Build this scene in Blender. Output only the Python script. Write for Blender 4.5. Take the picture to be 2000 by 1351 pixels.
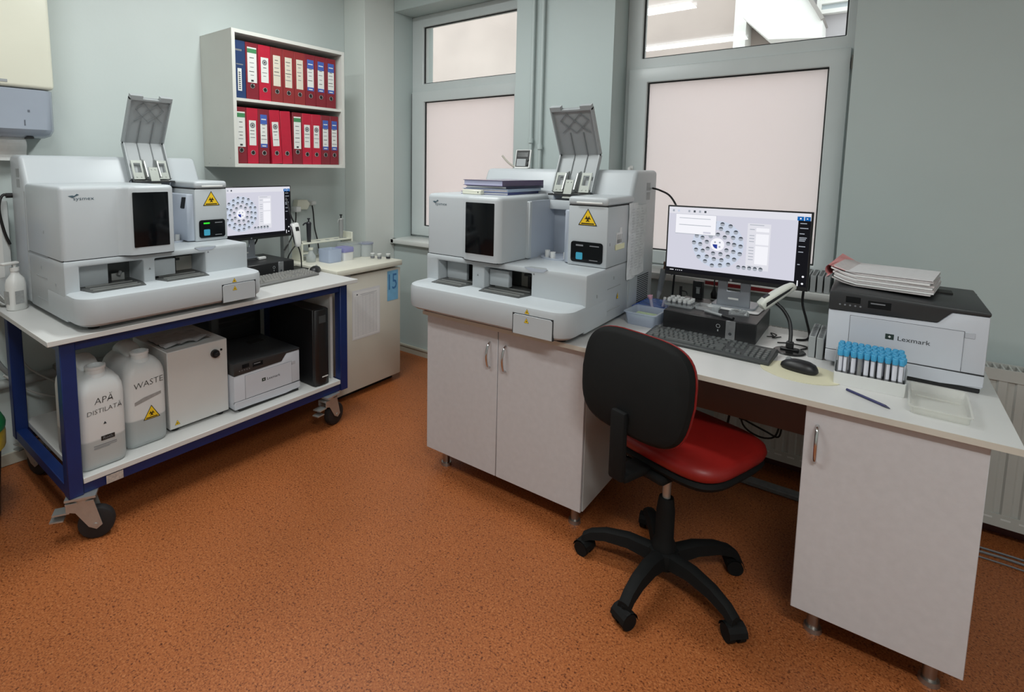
import bpy, bmesh, math, random
from mathutils import Vector, Matrix

# ---------------------------------------------------------------- clear
for o in list(bpy.data.objects): bpy.data.objects.remove(o, do_unlink=True)
SC = bpy.context.scene
COL = SC.collection
R = math.radians
random.seed(7)

# ---------------------------------------------------------------- camera
EXPO = 0.38
def make_camera():
    yaw, pit, rol = R(38.2069), R(-5.9519), R(.6905)
    fw = Vector((-math.sin(yaw)*math.cos(pit), math.cos(yaw)*math.cos(pit), math.sin(pit)))
    rt = Vector((math.cos(yaw), math.sin(yaw), 0)); up = rt.cross(fw)
    r2 = rt*math.cos(rol)+up*math.sin(rol); u2 = -rt*math.sin(rol)+up*math.cos(rol)
    cd = bpy.data.cameras.new('camera'); cam = bpy.data.objects.new('camera', cd); COL.objects.link(cam)
    m = Matrix((r2, u2, -fw)).transposed().to_4x4(); m.translation = Vector((3.1961, -2.9927, 1.45))
    cam.matrix_world = m
    cd.sensor_fit = 'HORIZONTAL'; cd.sensor_width = 36; cd.lens = 36*1049.42/2000
    cd.shift_x = (1000-890.73)/2000; cd.shift_y = (435.51-675.5)/2000
    cd.clip_start = .02; cd.clip_end = 100
    SC.camera = cam
make_camera()

# ---------------------------------------------------------------- world and exposure
def make_world():
    w = bpy.data.worlds.new('overcast_sky'); SC.world = w; w.use_nodes = True
    b = w.node_tree.nodes['Background']; b.inputs[0].default_value = (.93, .96, 1.0, 1); b.inputs[1].default_value = 1.95
make_world()
LAMP_W = 30.0
vs = SC.view_settings
vs.view_transform = 'Standard'; vs.look = 'None'; vs.gamma = 1; vs.exposure = EXPO; vs.use_curve_mapping = False

# ---------------------------------------------------------------- materials
def lin(c): return tuple(((x/255)/12.92 if x/255 <= .04045 else ((x/255+.055)/1.055)**2.4) for x in c)
MATS = {}
def mat(name, rgb=(200,200,200), rough=.5, metal=0., spec=.5, var=.0, vscale=6., bump=0., bscale=80., trans=0., emit=0., alpha=1., coat=0., detail=3.):
    if name in MATS: return MATS[name]
    m = bpy.data.materials.new(name); m.use_nodes = True; nt = m.node_tree; N = nt.nodes; L = nt.links
    p = N['Principled BSDF']; c = lin(rgb)
    p.inputs['Base Color'].default_value = (*c, 1); p.inputs['Roughness'].default_value = rough; p.inputs['Metallic'].default_value = metal
    p.inputs['Specular IOR Level'].default_value = spec; p.inputs['Transmission Weight'].default_value = trans; p.inputs['Coat Weight'].default_value = coat
    p.inputs['Alpha'].default_value = alpha
    if emit:
        p.inputs['Emission Color'].default_value = (*c, 1); p.inputs['Emission Strength'].default_value = emit/2**EXPO
    tc = N.new('ShaderNodeTexCoord')
    nz = N.new('ShaderNodeTexNoise'); nz.inputs['Scale'].default_value = vscale; nz.inputs['Detail'].default_value = detail
    L.new(tc.outputs['Object'], nz.inputs['Vector'])
    v = max(var, .012)
    rp = N.new('ShaderNodeValToRGB'); rp.color_ramp.elements[0].position = .3; rp.color_ramp.elements[1].position = .7
    rp.color_ramp.elements[0].color = (*[x*(1-v) for x in c], 1); rp.color_ramp.elements[1].color = (*[min(1, x*(1+v)) for x in c], 1)
    L.new(nz.outputs['Fac'], rp.inputs['Fac']); L.new(rp.outputs['Color'], p.inputs['Base Color'])
    if bump:
        n2 = N.new('ShaderNodeTexNoise'); n2.inputs['Scale'].default_value = bscale; n2.inputs['Detail'].default_value = 4
        L.new(tc.outputs['Object'], n2.inputs['Vector'])
        bp = N.new('ShaderNodeBump'); bp.inputs['Strength'].default_value = bump; bp.inputs['Distance'].default_value = .004
        L.new(n2.outputs['Fac'], bp.inputs['Height']); L.new(bp.outputs['Normal'], p.inputs['Normal'])
    MATS[name] = m; return m

def mat_emit(name, rgb, k=1.):
    if name in MATS: return MATS[name]
    m = bpy.data.materials.new(name); m.use_nodes = True; nt = m.node_tree; N = nt.nodes
    N.remove(N['Principled BSDF']); e = N.new('ShaderNodeEmission'); e.inputs[0].default_value = (*lin(rgb), 1); e.inputs[1].default_value = k/2**EXPO
    nt.links.new(e.outputs[0], N['Material Output'].inputs[0]); MATS[name] = m; return m

def mat_glass(name, tint=(255,255,255), frost=0., refl=1.45, mixfac=None):
    """thin sheet: clear (transparent + fresnel gloss) or frosted (translucent + a little gloss)"""
    if name in MATS: return MATS[name]
    m = bpy.data.materials.new(name); m.use_nodes = True; nt = m.node_tree; N = nt.nodes; L = nt.links
    N.remove(N['Principled BSDF'])
    tr = N.new('ShaderNodeBsdfTransparent'); tr.inputs[0].default_value = (*lin(tint), 1)
    gl = N.new('ShaderNodeBsdfGlossy'); gl.inputs['Roughness'].default_value = .02 if not frost else .35
    lw = N.new('ShaderNodeLayerWeight'); lw.inputs[0].default_value = .5
    pw = N.new('ShaderNodeMath'); pw.operation = 'POWER'; pw.inputs[1].default_value = 5; L.new(lw.outputs['Facing'], pw.inputs[0])
    fr = N.new('ShaderNodeMath'); fr.operation = 'MULTIPLY_ADD'; fr.inputs[1].default_value = .9; fr.inputs[2].default_value = ((refl-1)/(refl+1))**2*1.4; L.new(pw.outputs[0], fr.inputs[0])
    base = tr
    if frost:
        tl = N.new('ShaderNodeBsdfTranslucent'); tl.inputs[0].default_value = (*lin(tint), 1)
        df = N.new('ShaderNodeBsdfDiffuse'); df.inputs[0].default_value = (*lin(tint), 1)
        m1 = N.new('ShaderNodeMixShader'); m1.inputs[0].default_value = .22 if mixfac is None else mixfac
        L.new(tl.outputs[0], m1.inputs[1]); L.new(df.outputs[0], m1.inputs[2])
        m2 = N.new('ShaderNodeMixShader'); m2.inputs[0].default_value = frost
        L.new(tr.outputs[0], m2.inputs[1]); L.new(m1.outputs[0], m2.inputs[2]); base = m2
    mx = N.new('ShaderNodeMixShader'); L.new(fr.outputs[0], mx.inputs[0]); L.new(base.outputs[0], mx.inputs[1]); L.new(gl.outputs[0], mx.inputs[2])
    L.new(mx.outputs[0], N['Material Output'].inputs[0]); MATS[name] = m; return m

# ---------------------------------------------------------------- mesh helpers
def loop_pts(w, h, r, n=4):
    """rounded rectangle outline, centred"""
    r = min(r, w/2-1e-5, h/2-1e-5); out = []
    for cx, cy, a0 in ((w/2-r, h/2-r, 0), (-w/2+r, h/2-r, 90), (-w/2+r, -h/2+r, 180), (w/2-r, -h/2+r, 270)):
        for i in range(n+1):
            a = R(a0+90*i/n); out.append((cx+r*math.cos(a), cy+r*math.sin(a)))
    return out
def superell(w, h, e=3.5, n=40):
    o = []
    for i in range(n):
        a = 2*math.pi*i/n; c, s = math.cos(a), math.sin(a)
        o.append((w/2*math.copysign(abs(c)**(2/e), c), h/2*math.copysign(abs(s)**(2/e), s)))
    return o

class G:
    def __init__(s): s.v = []; s.f = []; s.m = []; s.M = Matrix(); s.mi = 0
    def add(s, vs, fs, mi=None):
        b = len(s.v); s.v += [tuple(s.M @ Vector(p)) for p in vs]; s.f += [tuple(b+i for i in f) for f in fs]
        s.m += [s.mi if mi is None else mi]*len(fs); return s
    def _bev(s, vs, fs, bev, seg, mi, ang=25, ef=None):
        bm = bmesh.new(); V = [bm.verts.new(p) for p in vs]
        for f in fs: bm.faces.new([V[i] for i in f])
        bm.normal_update()
        es = [e for e in bm.edges if len(e.link_faces) == 2 and e.calc_face_angle(0) > R(ang) and (ef is None or ef(e.verts[0].co, e.verts[1].co))]
        bmesh.ops.bevel(bm, geom=es, offset=bev, segments=seg, affect='EDGES', profile=.5, clamp_overlap=True)
        bm.verts.index_update(); r = s.add([v.co.copy() for v in bm.verts], [[v.index for v in f.verts] for f in bm.faces], mi); bm.free(); return r
    def box(s, x0, x1, y0, y1, z0, z1, bev=0, seg=2, mi=None):
        vs = [(x0,y0,z0),(x1,y0,z0),(x1,y1,z0),(x0,y1,z0),(x0,y0,z1),(x1,y0,z1),(x1,y1,z1),(x0,y1,z1)]
        fs = [(3,2,1,0),(4,5,6,7),(0,1,5,4),(1,2,6,5),(2,3,7,6),(3,0,4,7)]
        if bev: return s._bev(vs, fs, bev, seg, mi)
        return s.add(vs, fs, mi)
    def prism(s, pts, a, b, axis='z', bev=0, seg=2, mi=None, ang=25, ef=None):
        """polygon extruded from a to b. axis z: pts=(x,y); axis x: pts=(y,z); axis y: pts=(x,z)"""
        f3 = {'z': lambda p, t: (p[0], p[1], t), 'x': lambda p, t: (t, p[0], p[1]), 'y': lambda p, t: (p[0], t, p[1])}[axis]
        n = len(pts); area = sum(pts[i][0]*pts[(i+1) % n][1]-pts[(i+1) % n][0]*pts[i][1] for i in range(n))
        flip = (area < 0) ^ (axis == 'y') ^ (b < a)
        vs = [f3(p, a) for p in pts]+[f3(p, b) for p in pts]
        fs = [tuple(range(n-1, -1, -1)), tuple(range(n, 2*n))]+[(i, (i+1) % n, n+(i+1) % n, n+i) for i in range(n)]
        if flip: fs = [tuple(reversed(f)) for f in fs]
        if bev: return s._bev(vs, fs, bev, seg, mi, ang, ef)
        return s.add(vs, fs, mi)
    def loft(s, secs, cap=True, mi=None, close=True):
        n = len(secs[0]); vs = [p for sec in secs for p in sec]; fs = []
        for k in range(len(secs)-1):
            for i in range(n if close else n-1):
                j = (i+1) % n; fs.append((k*n+i, k*n+j, (k+1)*n+j, (k+1)*n+i))
        if cap: fs += [tuple(range(n-1, -1, -1)), tuple(range((len(secs)-1)*n, len(secs)*n))]
        return s.add(vs, fs, mi)
    def cyl(s, p0, p1, r0, r1=None, n=16, cap=True, mi=None):
        r1 = r0 if r1 is None else r1; p0, p1 = Vector(p0), Vector(p1); d = (p1-p0).normalized()
        a = d.orthogonal().normalized(); b = d.cross(a)
        f = lambda p, r: [p+a*r*math.cos(2*math.pi*i/n)+b*r*math.sin(2*math.pi*i/n) for i in range(n)]
        return s.loft([f(p0, r0), f(p1, r1)], cap, mi)
    def tube(s, pts, r, n=8, mi=None, smooth=True):
        P = [Vector(p) for p in pts]
        if smooth and len(P) > 2:                     # Catmull-Rom
            Q = []
            for i in range(len(P)-1):
                a, b, c, d = P[max(i-1, 0)], P[i], P[i+1], P[min(i+2, len(P)-1)]
                for k in range(5):
                    t = k/5; Q.append(.5*((2*b)+(c-a)*t+(2*a-5*b+4*c-d)*t*t+(3*b-a-3*c+d)*t**3))
            P = Q+[P[-1]]
        secs = []; nrm = None
        for i, p in enumerate(P):
            d = (P[min(i+1, len(P)-1)]-P[max(i-1, 0)]).normalized()
            nrm = d.orthogonal().normalized() if nrm is None else (nrm-d*nrm.dot(d)).normalized()
            b = d.cross(nrm); rr = r[i] if isinstance(r, list) else r
            secs.append([p+nrm*rr*math.cos(2*math.pi*k/n)+b*rr*math.sin(2*math.pi*k/n) for k in range(n)])
        return s.loft(secs, True, mi)
    def lathe(s, prof, n=20, at=(0,0,0), mi=None):
        secs = [[(at[0]+r*math.cos(2*math.pi*i/n), at[1]+r*math.sin(2*math.pi*i/n), at[2]+z) for i in range(n)] for r, z in prof]
        return s.loft(secs, True, mi)
    def torus(s, Rr, r, n=20, k=8, mi=None):
        vs = []; fs = []
        for i in range(n):
            a = 2*math.pi*i/n
            for j in range(k):
                b = 2*math.pi*j/k; vs.append(((Rr+r*math.cos(b))*math.cos(a), (Rr+r*math.cos(b))*math.sin(a), r*math.sin(b)))
        for i in range(n):
            for j in range(k): fs.append((i*k+j, ((i+1) % n)*k+j, ((i+1) % n)*k+(j+1) % k, i*k+(j+1) % k))
        return s.add(vs, fs, mi)
    def flat(s, pts, z=0., mi=None):
        return s.add([(p[0], p[1], z) for p in pts], [tuple(range(len(pts)))], mi)
    def disc(s, cx, cy, r, z=0., n=20, mi=None, a0=0, a1=360):
        p = [(cx+r*math.cos(R(a0+(a1-a0)*i/(n if a1-a0 == 360 else n-1))), cy+r*math.sin(R(a0+(a1-a0)*i/(n if a1-a0 == 360 else n-1)))) for i in range(n)]
        return s.flat(p, z, mi)
    def rect(s, x0, x1, y0, y1, z=0., mi=None): return s.flat([(x0,y0),(x1,y0),(x1,y1),(x0,y1)], z, mi)
    def ring(s, cx, cy, ro, ri, z=0., n=20, mi=None, a0=0, a1=360):
        vs = []; fs = []; k = n
        for i in range(k+1):
            a = R(a0+(a1-a0)*i/k); vs += [(cx+ro*math.cos(a), cy+ro*math.sin(a), z), (cx+ri*math.cos(a), cy+ri*math.sin(a), z)]
        for i in range(k): fs.append((2*i, 2*i+2, 2*i+3, 2*i+1))
        return s.add(vs, fs, mi)
    def pad(s, w, h, t, e=3.5, n=40, edge=.08, dome=.0, mi=None):
        """cushion in the XY plane, thickness t along z"""
        o = superell(w, h, e, n); k = 1-edge; secs = []
        for z, f in ((-t/2, k*.9), (-t/2, k), (-t*.3, 1-edge*.25), (0, 1), (t*.3, 1-edge*.25), (t/2, k), (t/2+dome, k*.72), (t/2+dome*1.25, k*.3)):
            secs.append([(x*f, y*f, z) for x, y in o])
        return s.loft(secs, True, mi)
    def text(s, txt, size, cx=0, cy=0, z=.0003, mi=None, sx=1., align='CENTER', shear=0.):
        vs, fs = text_mesh(txt, align, shear); return s.add([(cx+x*size*sx, cy+y*size, z) for x, y in vs], fs, mi)
    def grid(s, xs, ys, zs, occ, bev=0, seg=2, mi=None):
        """solid made of grid cells where occ(i,j,k) is true; only outer faces"""
        nx, ny, nz = len(xs)-1, len(ys)-1, len(zs)-1
        O = lambda i, j, k: 0 <= i < nx and 0 <= j < ny and 0 <= k < nz and bool(occ(i, j, k))
        idx = {}; vs = []; fs = []
        def V(i, j, k):
            if (i, j, k) not in idx: idx[(i, j, k)] = len(vs); vs.append((xs[i], ys[j], zs[k]))
            return idx[(i, j, k)]
        for i in range(nx):
            for j in range(ny):
                for k in range(nz):
                    if not O(i, j, k): continue
                    if not O(i-1, j, k): fs.append((V(i,j,k), V(i,j,k+1), V(i,j+1,k+1), V(i,j+1,k)))
                    if not O(i+1, j, k): fs.append((V(i+1,j,k), V(i+1,j+1,k), V(i+1,j+1,k+1), V(i+1,j,k+1)))
                    if not O(i, j-1, k): fs.append((V(i,j,k), V(i+1,j,k), V(i+1,j,k+1), V(i,j,k+1)))
                    if not O(i, j+1, k): fs.append((V(i,j+1,k), V(i,j+1,k+1), V(i+1,j+1,k+1), V(i+1,j+1,k)))
                    if not O(i, j, k-1): fs.append((V(i,j,k), V(i,j+1,k), V(i+1,j+1,k), V(i+1,j,k)))
                    if not O(i, j, k+1): fs.append((V(i,j,k+1), V(i+1,j,k+1), V(i+1,j+1,k+1), V(i,j+1,k+1)))
        if bev: return s._bev(vs, fs, bev, seg, mi)
        return s.add(vs, fs, mi)
    def xf(s, loc=(0,0,0), rot=(0,0,0), scl=(1,1,1)):
        s.M = Matrix.LocRotScale(Vector(loc), Matrix.Rotation(rot[2], 3, 'Z') @ Matrix.Rotation(rot[1], 3, 'Y') @ Matrix.Rotation(rot[0], 3, 'X'), Vector(scl)); return s
    def face(s, o, xd, yd):
        """set frame: XY plane spanned by xd, yd at o, z = outward"""
        xd, yd = Vector(xd).normalized(), Vector(yd).normalized(); zd = xd.cross(yd)
        m = Matrix((xd, yd, zd)).transposed().to_4x4(); m.translation = Vector(o); s.M = m; return s

_TX = {}
def text_mesh(txt, align='CENTER', shear=0., thin=0.):
    key = (txt, align, shear, thin)
    if key not in _TX:
        cu = bpy.data.curves.new('t', 'FONT'); cu.body = txt; cu.align_x = align; cu.align_y = 'CENTER'; cu.size = 1; cu.shear = shear; cu.resolution_u = 2; cu.offset = -thin
        o = bpy.data.objects.new('t', cu); COL.objects.link(o)
        me = bpy.data.meshes.new_from_object(o.evaluated_get(bpy.context.evaluated_depsgraph_get()))
        _TX[key] = ([(v.co.x, v.co.y) for v in me.vertices], [tuple(p.vertices) for p in me.polygons])
        bpy.data.objects.remove(o); bpy.data.curves.remove(cu); bpy.data.meshes.remove(me)
    return _TX[key]

def mesh_of(g, mats, ang=40):
    me = bpy.data.meshes.new('m'); me.from_pydata(g.v, [], g.f)
    for m in (mats if isinstance(mats, (list, tuple)) else [mats]): me.materials.append(m)
    me.polygons.foreach_set('material_index', g.m); me.polygons.foreach_set('use_smooth', [True]*len(g.f))
    me.update(); me.set_sharp_from_angle(angle=R(ang)); return me
def obj(name, g, mats, parent=None, label=None, ang=40, kind=None):
    me = mesh_of(g, mats, ang) if isinstance(g, G) else g
    o = bpy.data.objects.new(name, me); me.name = name; COL.objects.link(o)
    if parent is not None: o.parent = parent
    if label: o['label'] = label
    if kind: o['kind'] = kind
    return o
def tag(o, label, cat, group=None):
    o['label'] = label; o['category'] = cat
    if group: o['group'] = group
    return o
def thing(name, label, cat, loc=(0,0,0), rz=0., group=None):
    o = bpy.data.objects.new(name, None); COL.objects.link(o); o.location = loc; o.rotation_euler = (0, 0, rz); o.empty_display_size = .05
    return tag(o, label, cat, group)
def struct(name, g, mats, parent=None, label=None):
    o = obj(name, g, mats, parent, label)
    if parent is None: o['kind'] = 'structure'
    return o
def copy_tree(o, parent=None):
    c = o.copy(); COL.objects.link(c); c.parent = parent
    for ch in list(o.children): copy_tree(ch, c)
    return c

# palette
WHITE_LAM = mat('white_laminate', (208,208,206), .28, var=.02, bump=.03, bscale=300)
EDGE_LAM = mat('laminate_edge', (196,190,178), .5, var=.04)
DOOR_LAM = mat('door_laminate', (196,194,196), .42, var=.03, vscale=40, bump=.05, bscale=400)
ANA = mat('analyser_plastic', (180,186,190), .38, var=.012, bump=.02, bscale=500)
ANA_D = mat('analyser_inner_plastic', (170,178,190), .45, var=.03)
SEAM = mat('seam_gap', (40,42,44), .8)
BLACK_GL = mat('smoked_panel', (12,15,18), .12, spec=.28)
BLACK_P = mat('black_plastic', (22,23,25), .42, var=.1, vscale=30)
BLACK_M = mat('black_matt', (17,18,19), .75, var=.15, vscale=20)
CHROME = mat('chrome', (205,205,205), .18, 1.)
STEEL = mat('brushed_steel', (186,188,186), .42, .75, var=.05, vscale=40)
TRAY = mat('tray_grey', (74,76,75), .35, var=.1, vscale=30)
BLUE_FR = mat('blue_paint', (10,38,94), .42, var=.08, vscale=12)
PAPER = mat('paper', (226,226,226), .8, var=.02)
INK = mat('ink_grey', (120,122,126), .8)
INK_D = mat('ink_dark', (46,48,52), .8)
YEL = mat('warning_yellow', (236,196,28), .5)
BLK = mat('print_black', (22,20,18), .6)
TEAL = mat('logo_teal', (70,92,104), .5)
CABLE = mat('cable_black', (20,20,21), .5)
CABLE_W = mat('cable_white', (190,190,186), .5)
WHITE_P = mat('white_plastic', (216,217,215), .35, var=.015)
GREY_P = mat('grey_plastic', (150,154,156), .45, var=.03)
CREAM_P = mat('cream_plastic', (219,219,203), .3, var=.015)
CLEAR_P = mat_glass('clear_plastic', (244,247,248), .35, 1.4)
FROST_P = mat_glass('milky_plastic', (234,238,238), .6, 1.4, .6)
BLUE_CLEAR = mat_glass('bluish_plastic', (226,234,246), .55, 1.4, .6)

# ================================================================= ROOM
RX, RY, RZ = 5.2, -5.2, 2.9          # room extents: x 0..RX, y RY..0
WALL = mat('wall_paint', (195,204,202), .6, var=.035, vscale=1.3, bump=.06, bscale=60)
WALL_DIM = mat('wall_paint_window_side_dimmed', (180,192,191), .6, var=.03, vscale=1.3, bump=.06, bscale=60)  # shade put into the colour: wall paint darkened for the dimmer window wall
CEIL = mat('ceiling_paint', (225,226,224), .8, var=.02)

def floor_material():
    m = bpy.data.materials.new('orange_linoleum'); m.use_nodes = True; nt = m.node_tree; N = nt.nodes; L = nt.links; p = N['Principled BSDF']
    tc = N.new('ShaderNodeTexCoord')
    def noise(sc, det, dist=0.):
        n = N.new('ShaderNodeTexNoise'); n.inputs['Scale'].default_value = sc; n.inputs['Detail'].default_value = det; n.inputs['Distortion'].default_value = dist
        L.new(tc.outputs['Object'], n.inputs['Vector']); return n
    def ramp(src, stops):
        r = N.new('ShaderNodeValToRGB'); el = r.color_ramp.elements
        while len(el) < len(stops): el.new(.5)
        for e, (q, c) in zip(el, stops): e.position = q; e.color = (*lin(c), 1)
        L.new(src.outputs['Fac'], r.inputs['Fac']); return r
    a = ramp(noise(170, 2, .5), [(.34, (112,60,30)), (.43, (158,90,48)), (.57, (168,98,54)), (.68, (184,118,72))])
    b = ramp(noise(1.1, 2), [(.3, (226,226,226)), (.7, (255,255,255))])
    c = ramp(noise(105, 1, .3), [(.29, (120,74,46)), (.36, (255,255,255))])
    m1 = N.new('ShaderNodeMixRGB'); m1.blend_type = 'MULTIPLY'; m1.inputs[0].default_value = 1; L.new(a.outputs[0], m1.inputs[1]); L.new(b.outputs[0], m1.inputs[2])
    m2 = N.new('ShaderNodeMixRGB'); m2.blend_type = 'MULTIPLY'; m2.inputs[0].default_value = .75; L.new(m1.outputs[0], m2.inputs[1]); L.new(c.outputs[0], m2.inputs[2])
    L.new(m2.outputs[0], p.inputs['Base Color'])
    p.inputs['Roughness'].default_value = .42; p.inputs['Specular IOR Level'].default_value = .35
    bp = N.new('ShaderNodeBump'); bp.inputs['Strength'].default_value = .05; bp.inputs['Distance'].default_value = .002
    L.new(noise(160, 2).outputs['Fac'], bp.inputs['Height']); L.new(bp.outputs['Normal'], p.inputs['Normal'])
    return m
FLOOR = floor_material()

def room():
    g = G()                                # three sheets of linoleum with welded joints between them
    for x0, x1 in ((-.3, 1.9996), (2.0004, 4.0), (4.001, RX+.2)): g.box(x0, x1, RY-.2, .45, -.06, 0)
    g.box(-.3, RX+.2, RY-.2, .45, -.07, -.0012)
    struct('floor', g, FLOOR)
    g = G(); g.box(-.2, RX+.2, RY-.2, .45, RZ, RZ+.12); struct('ceiling', g, CEIL)
    g = G(); g.box(-.2, 0, RY-.2, 0, 0, RZ); struct('wall_left', g, WALL)
    g = G(); g.box(RX, RX+.2, RY-.2, .45, 0, RZ); struct('wall_right', g, WALL)
    g = G(); g.box(0, RX, RY-.2, RY, 0, RZ); struct('wall_front', g, WALL)
    g = G(); xs = [-.2, .224, 1.311, 1.956, 3.06, RX]; zs = [0, .855, 2.606, RZ]
    g.grid(xs, [0, .45], zs, lambda i, j, k: not (k == 1 and i in (1, 3)))
    struct('wall_back', g, WALL_DIM)
    g = G(); g.box(0, .224, -.299, 0, 0, RZ, .004, 1); struct('wall_corner', g, mat('wall_paint_column_brightened', (206,212,208), .6, var=.035, vscale=1.3, bump=.06, bscale=60))  # wall paint lightened here: stronger light on the column put into its colour
    # skirting along the window wall: a narrow two-step moulding
    g = G(); g.box(.224, RX, -.012, 0, 0, .045); g.box(.224, RX, -.018, 0, .045, .062, .003, 1)
    struct('baseboard_back', g, mat('skirting_cream', (176,172,158), .5, var=.05))
    g = G(); g.box(0, .012, RY, -.299, 0, .06, .003, 1); struct('baseboard_left', g, MATS['skirting_cream'])
    # dark red skirting strip under the window right of the desk
    g = G(); g.box(2.0, RX, -.022, -.018, 0, .105); struct('trim_1', g, mat('skirting_dark_red', (70,26,22), .5, var=.1))
room()

FRAME = mat('window_pvc', (199,206,206), .35, var=.02)
GASK = mat('gasket', (40,42,42), .7)
GLASS = mat_glass('window_glass', (250,252,250), 0, 1.5)
FROST = mat_glass('frosted_window_film', (250,247,246), .97, 1.3, .06)
def window(n, x0, x1, ul, ur, ll, lr, sl, sr):
    root = bpy.data.objects.new('window_%d' % n, None); COL.objects.link(root); root['kind'] = 'structure'; root.location = ((x0+x1)/2, .2, .89); ox, oz = (x0+x1)/2, .89
    X = lambda v: v-ox
    Z = lambda v: v-oz
    g = G(); g.grid([X(x0), X(ul), X(ur), X(x1)], [0, .075], [0, Z(.955), Z(1.99), Z(2.09), Z(2.52), Z(2.606)], lambda i, j, k: not (i == 1 and k in (1, 3)), .004, 1)
    obj('window_frame', g, FRAME, root)
    g = G(); g.grid([X(sl), X(ll), X(lr), X(sr)], [-.022, .05], [Z(.905), Z(.98), Z(1.95), Z(2.03)], lambda i, j, k: not (i == 1 and k == 1), .005, 2)
    obj('sash', g, FRAME, root)
    # glazing beads with rubber gaskets
    for nm, a, b, c, d, y in (('upper', ul, ur, 2.09, 2.52, .02), ('lower', ll, lr, .98, 1.95, .0)):
        g = G(); t = .007
        g.grid([X(a), X(a+t), X(b-t), X(b)], [y, y+.012], [Z(c), Z(c+t), Z(d-t), Z(d)], lambda i, j, k: not (i == 1 and k == 1))
        obj('gasket', g, GASK, root)
        g = G(); g.box(X(a+.002), X(b-.002), y+.013, y+.019, Z(c+.002), Z(d-.002))
        obj('pane', g, GLASS if nm == 'upper' else FROST, root, 'clear upper pane' if nm == 'upper' else 'frosted lower pane')
    g = G(); g.box(X(x0+.001), X(x1-.001), -.245, -.001, -.035, -.0005, .004, 2)
    if n == 1: g.box(X(x0)+.001, X(x0)+.03, -.245, -.2005, -.035, -.0005)
    obj('window_sill', g, mat('sill_white', (214,217,214), .3, var=.02), root)
    if n == 2:
        g = G(); g.box(X(2.012), X(2.036), -.030, -.0225, Z(1.40), Z(1.47), .003, 1); g.cyl((X(2.024), -.03, Z(1.45)), (X(2.024), -.055, Z(1.45)), .009, n=12); g.box(X(2.015), X(2.033), -.066, -.053, Z(1.33), Z(1.462), .005, 2); obj('window_handle', g, WHITE_P, root)
        g = G(); g.box(X(sr+.002), X(sr+.013), -.03, -.004, Z(1.935), Z(1.985), .003, 1); g.cyl((X(sr+.008), -.03, Z(1.93)), (X(sr+.008), -.03, Z(1.99)), .005, n=8); obj('hinge', g, mat('hinge_bronze', (74,72,66), .4, .8), root)
    if n == 1:
        g = G(); g.tube([(X(.235), -.012, Z(2.02)), (X(.236), -.018, Z(1.5)), (X(.234), -.014, Z(.95)), (X(.238), -.02, Z(.905))], .003, 6); obj('seal_cord', g, GASK, root)
window(1, .224, 1.311, .335, 1.215, .362, 1.19, .241, 1.296)
window(2, 1.956, 3.06, 2.046, 3.018, 2.092, 2.962, 1.985, 3.043)

# heating pipes on the pier between the windows
def pier_pipe(x, nm, lab, joint):
    g = G(); g.cyl((x, -.026, .0), (x, -.026, RZ), .011, n=12)
    o = tag(obj('heating_pipe', g, WALL_DIM), lab, 'pipe', 'heating pipes on the pier')
    g = G(); g.cyl((x, -.026, joint-.014), (x, -.026, joint+.014), .017, n=12); g.box(x-.006, x+.006, -.02, -.0005, joint-.006, joint+.006); obj('pipe_clip', g, WALL_DIM, o)
pier_pipe(1.45, 'a', 'thin painted heating pipe nearer the left window', 1.62)
pier_pipe(1.516, 'b', 'thin painted heating pipe with a joint, nearer the right window', 1.58)

# ---------------------------------------------------------------- courtyard outside the windows
FAC = mat('facade_render_pink', (178,166,159), .85, var=.07, vscale=1.6, bump=.2, bscale=25, detail=6)
FAC_W = mat('facade_white', (228,228,224), .8, var=.05, vscale=3, detail=6)
FAC_G = mat('facade_grey', (176,173,176), .8, var=.03)
def courtyard():
    t = thing('courtyard_building', 'pale pink rendered building across the courtyard, seen through the upper panes', 'building', (0, 3.5, -3))
    g = G(); g.box(-9, 1.85, 0, .4, 0, 9.5); g.box(1.85, 14, .25, .6, 0, 9.5); obj('wall', g, FAC, t)
    g = G(); g.box(1.85, 1.965, -.05, .25, 0, 9.5); obj('pilaster', g, FAC_W, t)
    # sloping stair flank: a wedge wall rising to the left
    g = G(); g.prism([(1.966, 6.0), (2.22, 5.74), (2.66, 5.70), (2.655, 5.86), (2.48, 6.16), (2.2, 6.7), (1.966, 6.9)], -.3, .2, 'y'); obj('stair_flank', g, FAC_W, t)
    g = G(); g.prism([(2.645, 5.855), (2.672, 5.87), (2.20, 6.72), (2.17, 6.71)], -.34, .2, 'y'); obj('coping', g, mat('coping_grey', (150,146,142), .7), t)
    g = G(); g.box(2.5, 4.4, .1, .25, 4.0, 8.5); obj('grey_wall', g, FAC_G, t)
    g = G(); g.grid([2.57, 2.61, 3.2, 3.24, 3.9, 3.94], [.02, .1], [5.99, 6.03, 6.085, 6.12, 6.8, 6.84], lambda i, j, k: not (i in (1, 3) and k in (1, 3))); obj('window_frame', g, FAC_W, t)
    g = G(); g.box(2.6, 3.92, .08, .09, 6.0, 6.83); obj('pane', g, mat('dim_window', (200,210,216), .2), t)
    g = G(); g.box(-9, 14, -2.9, 0, -.1, .3); obj('courtyard_ground', g, mat('courtyard_paving', (150,146,140), .9, var=.1, vscale=2), t)
courtyard()

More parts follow.
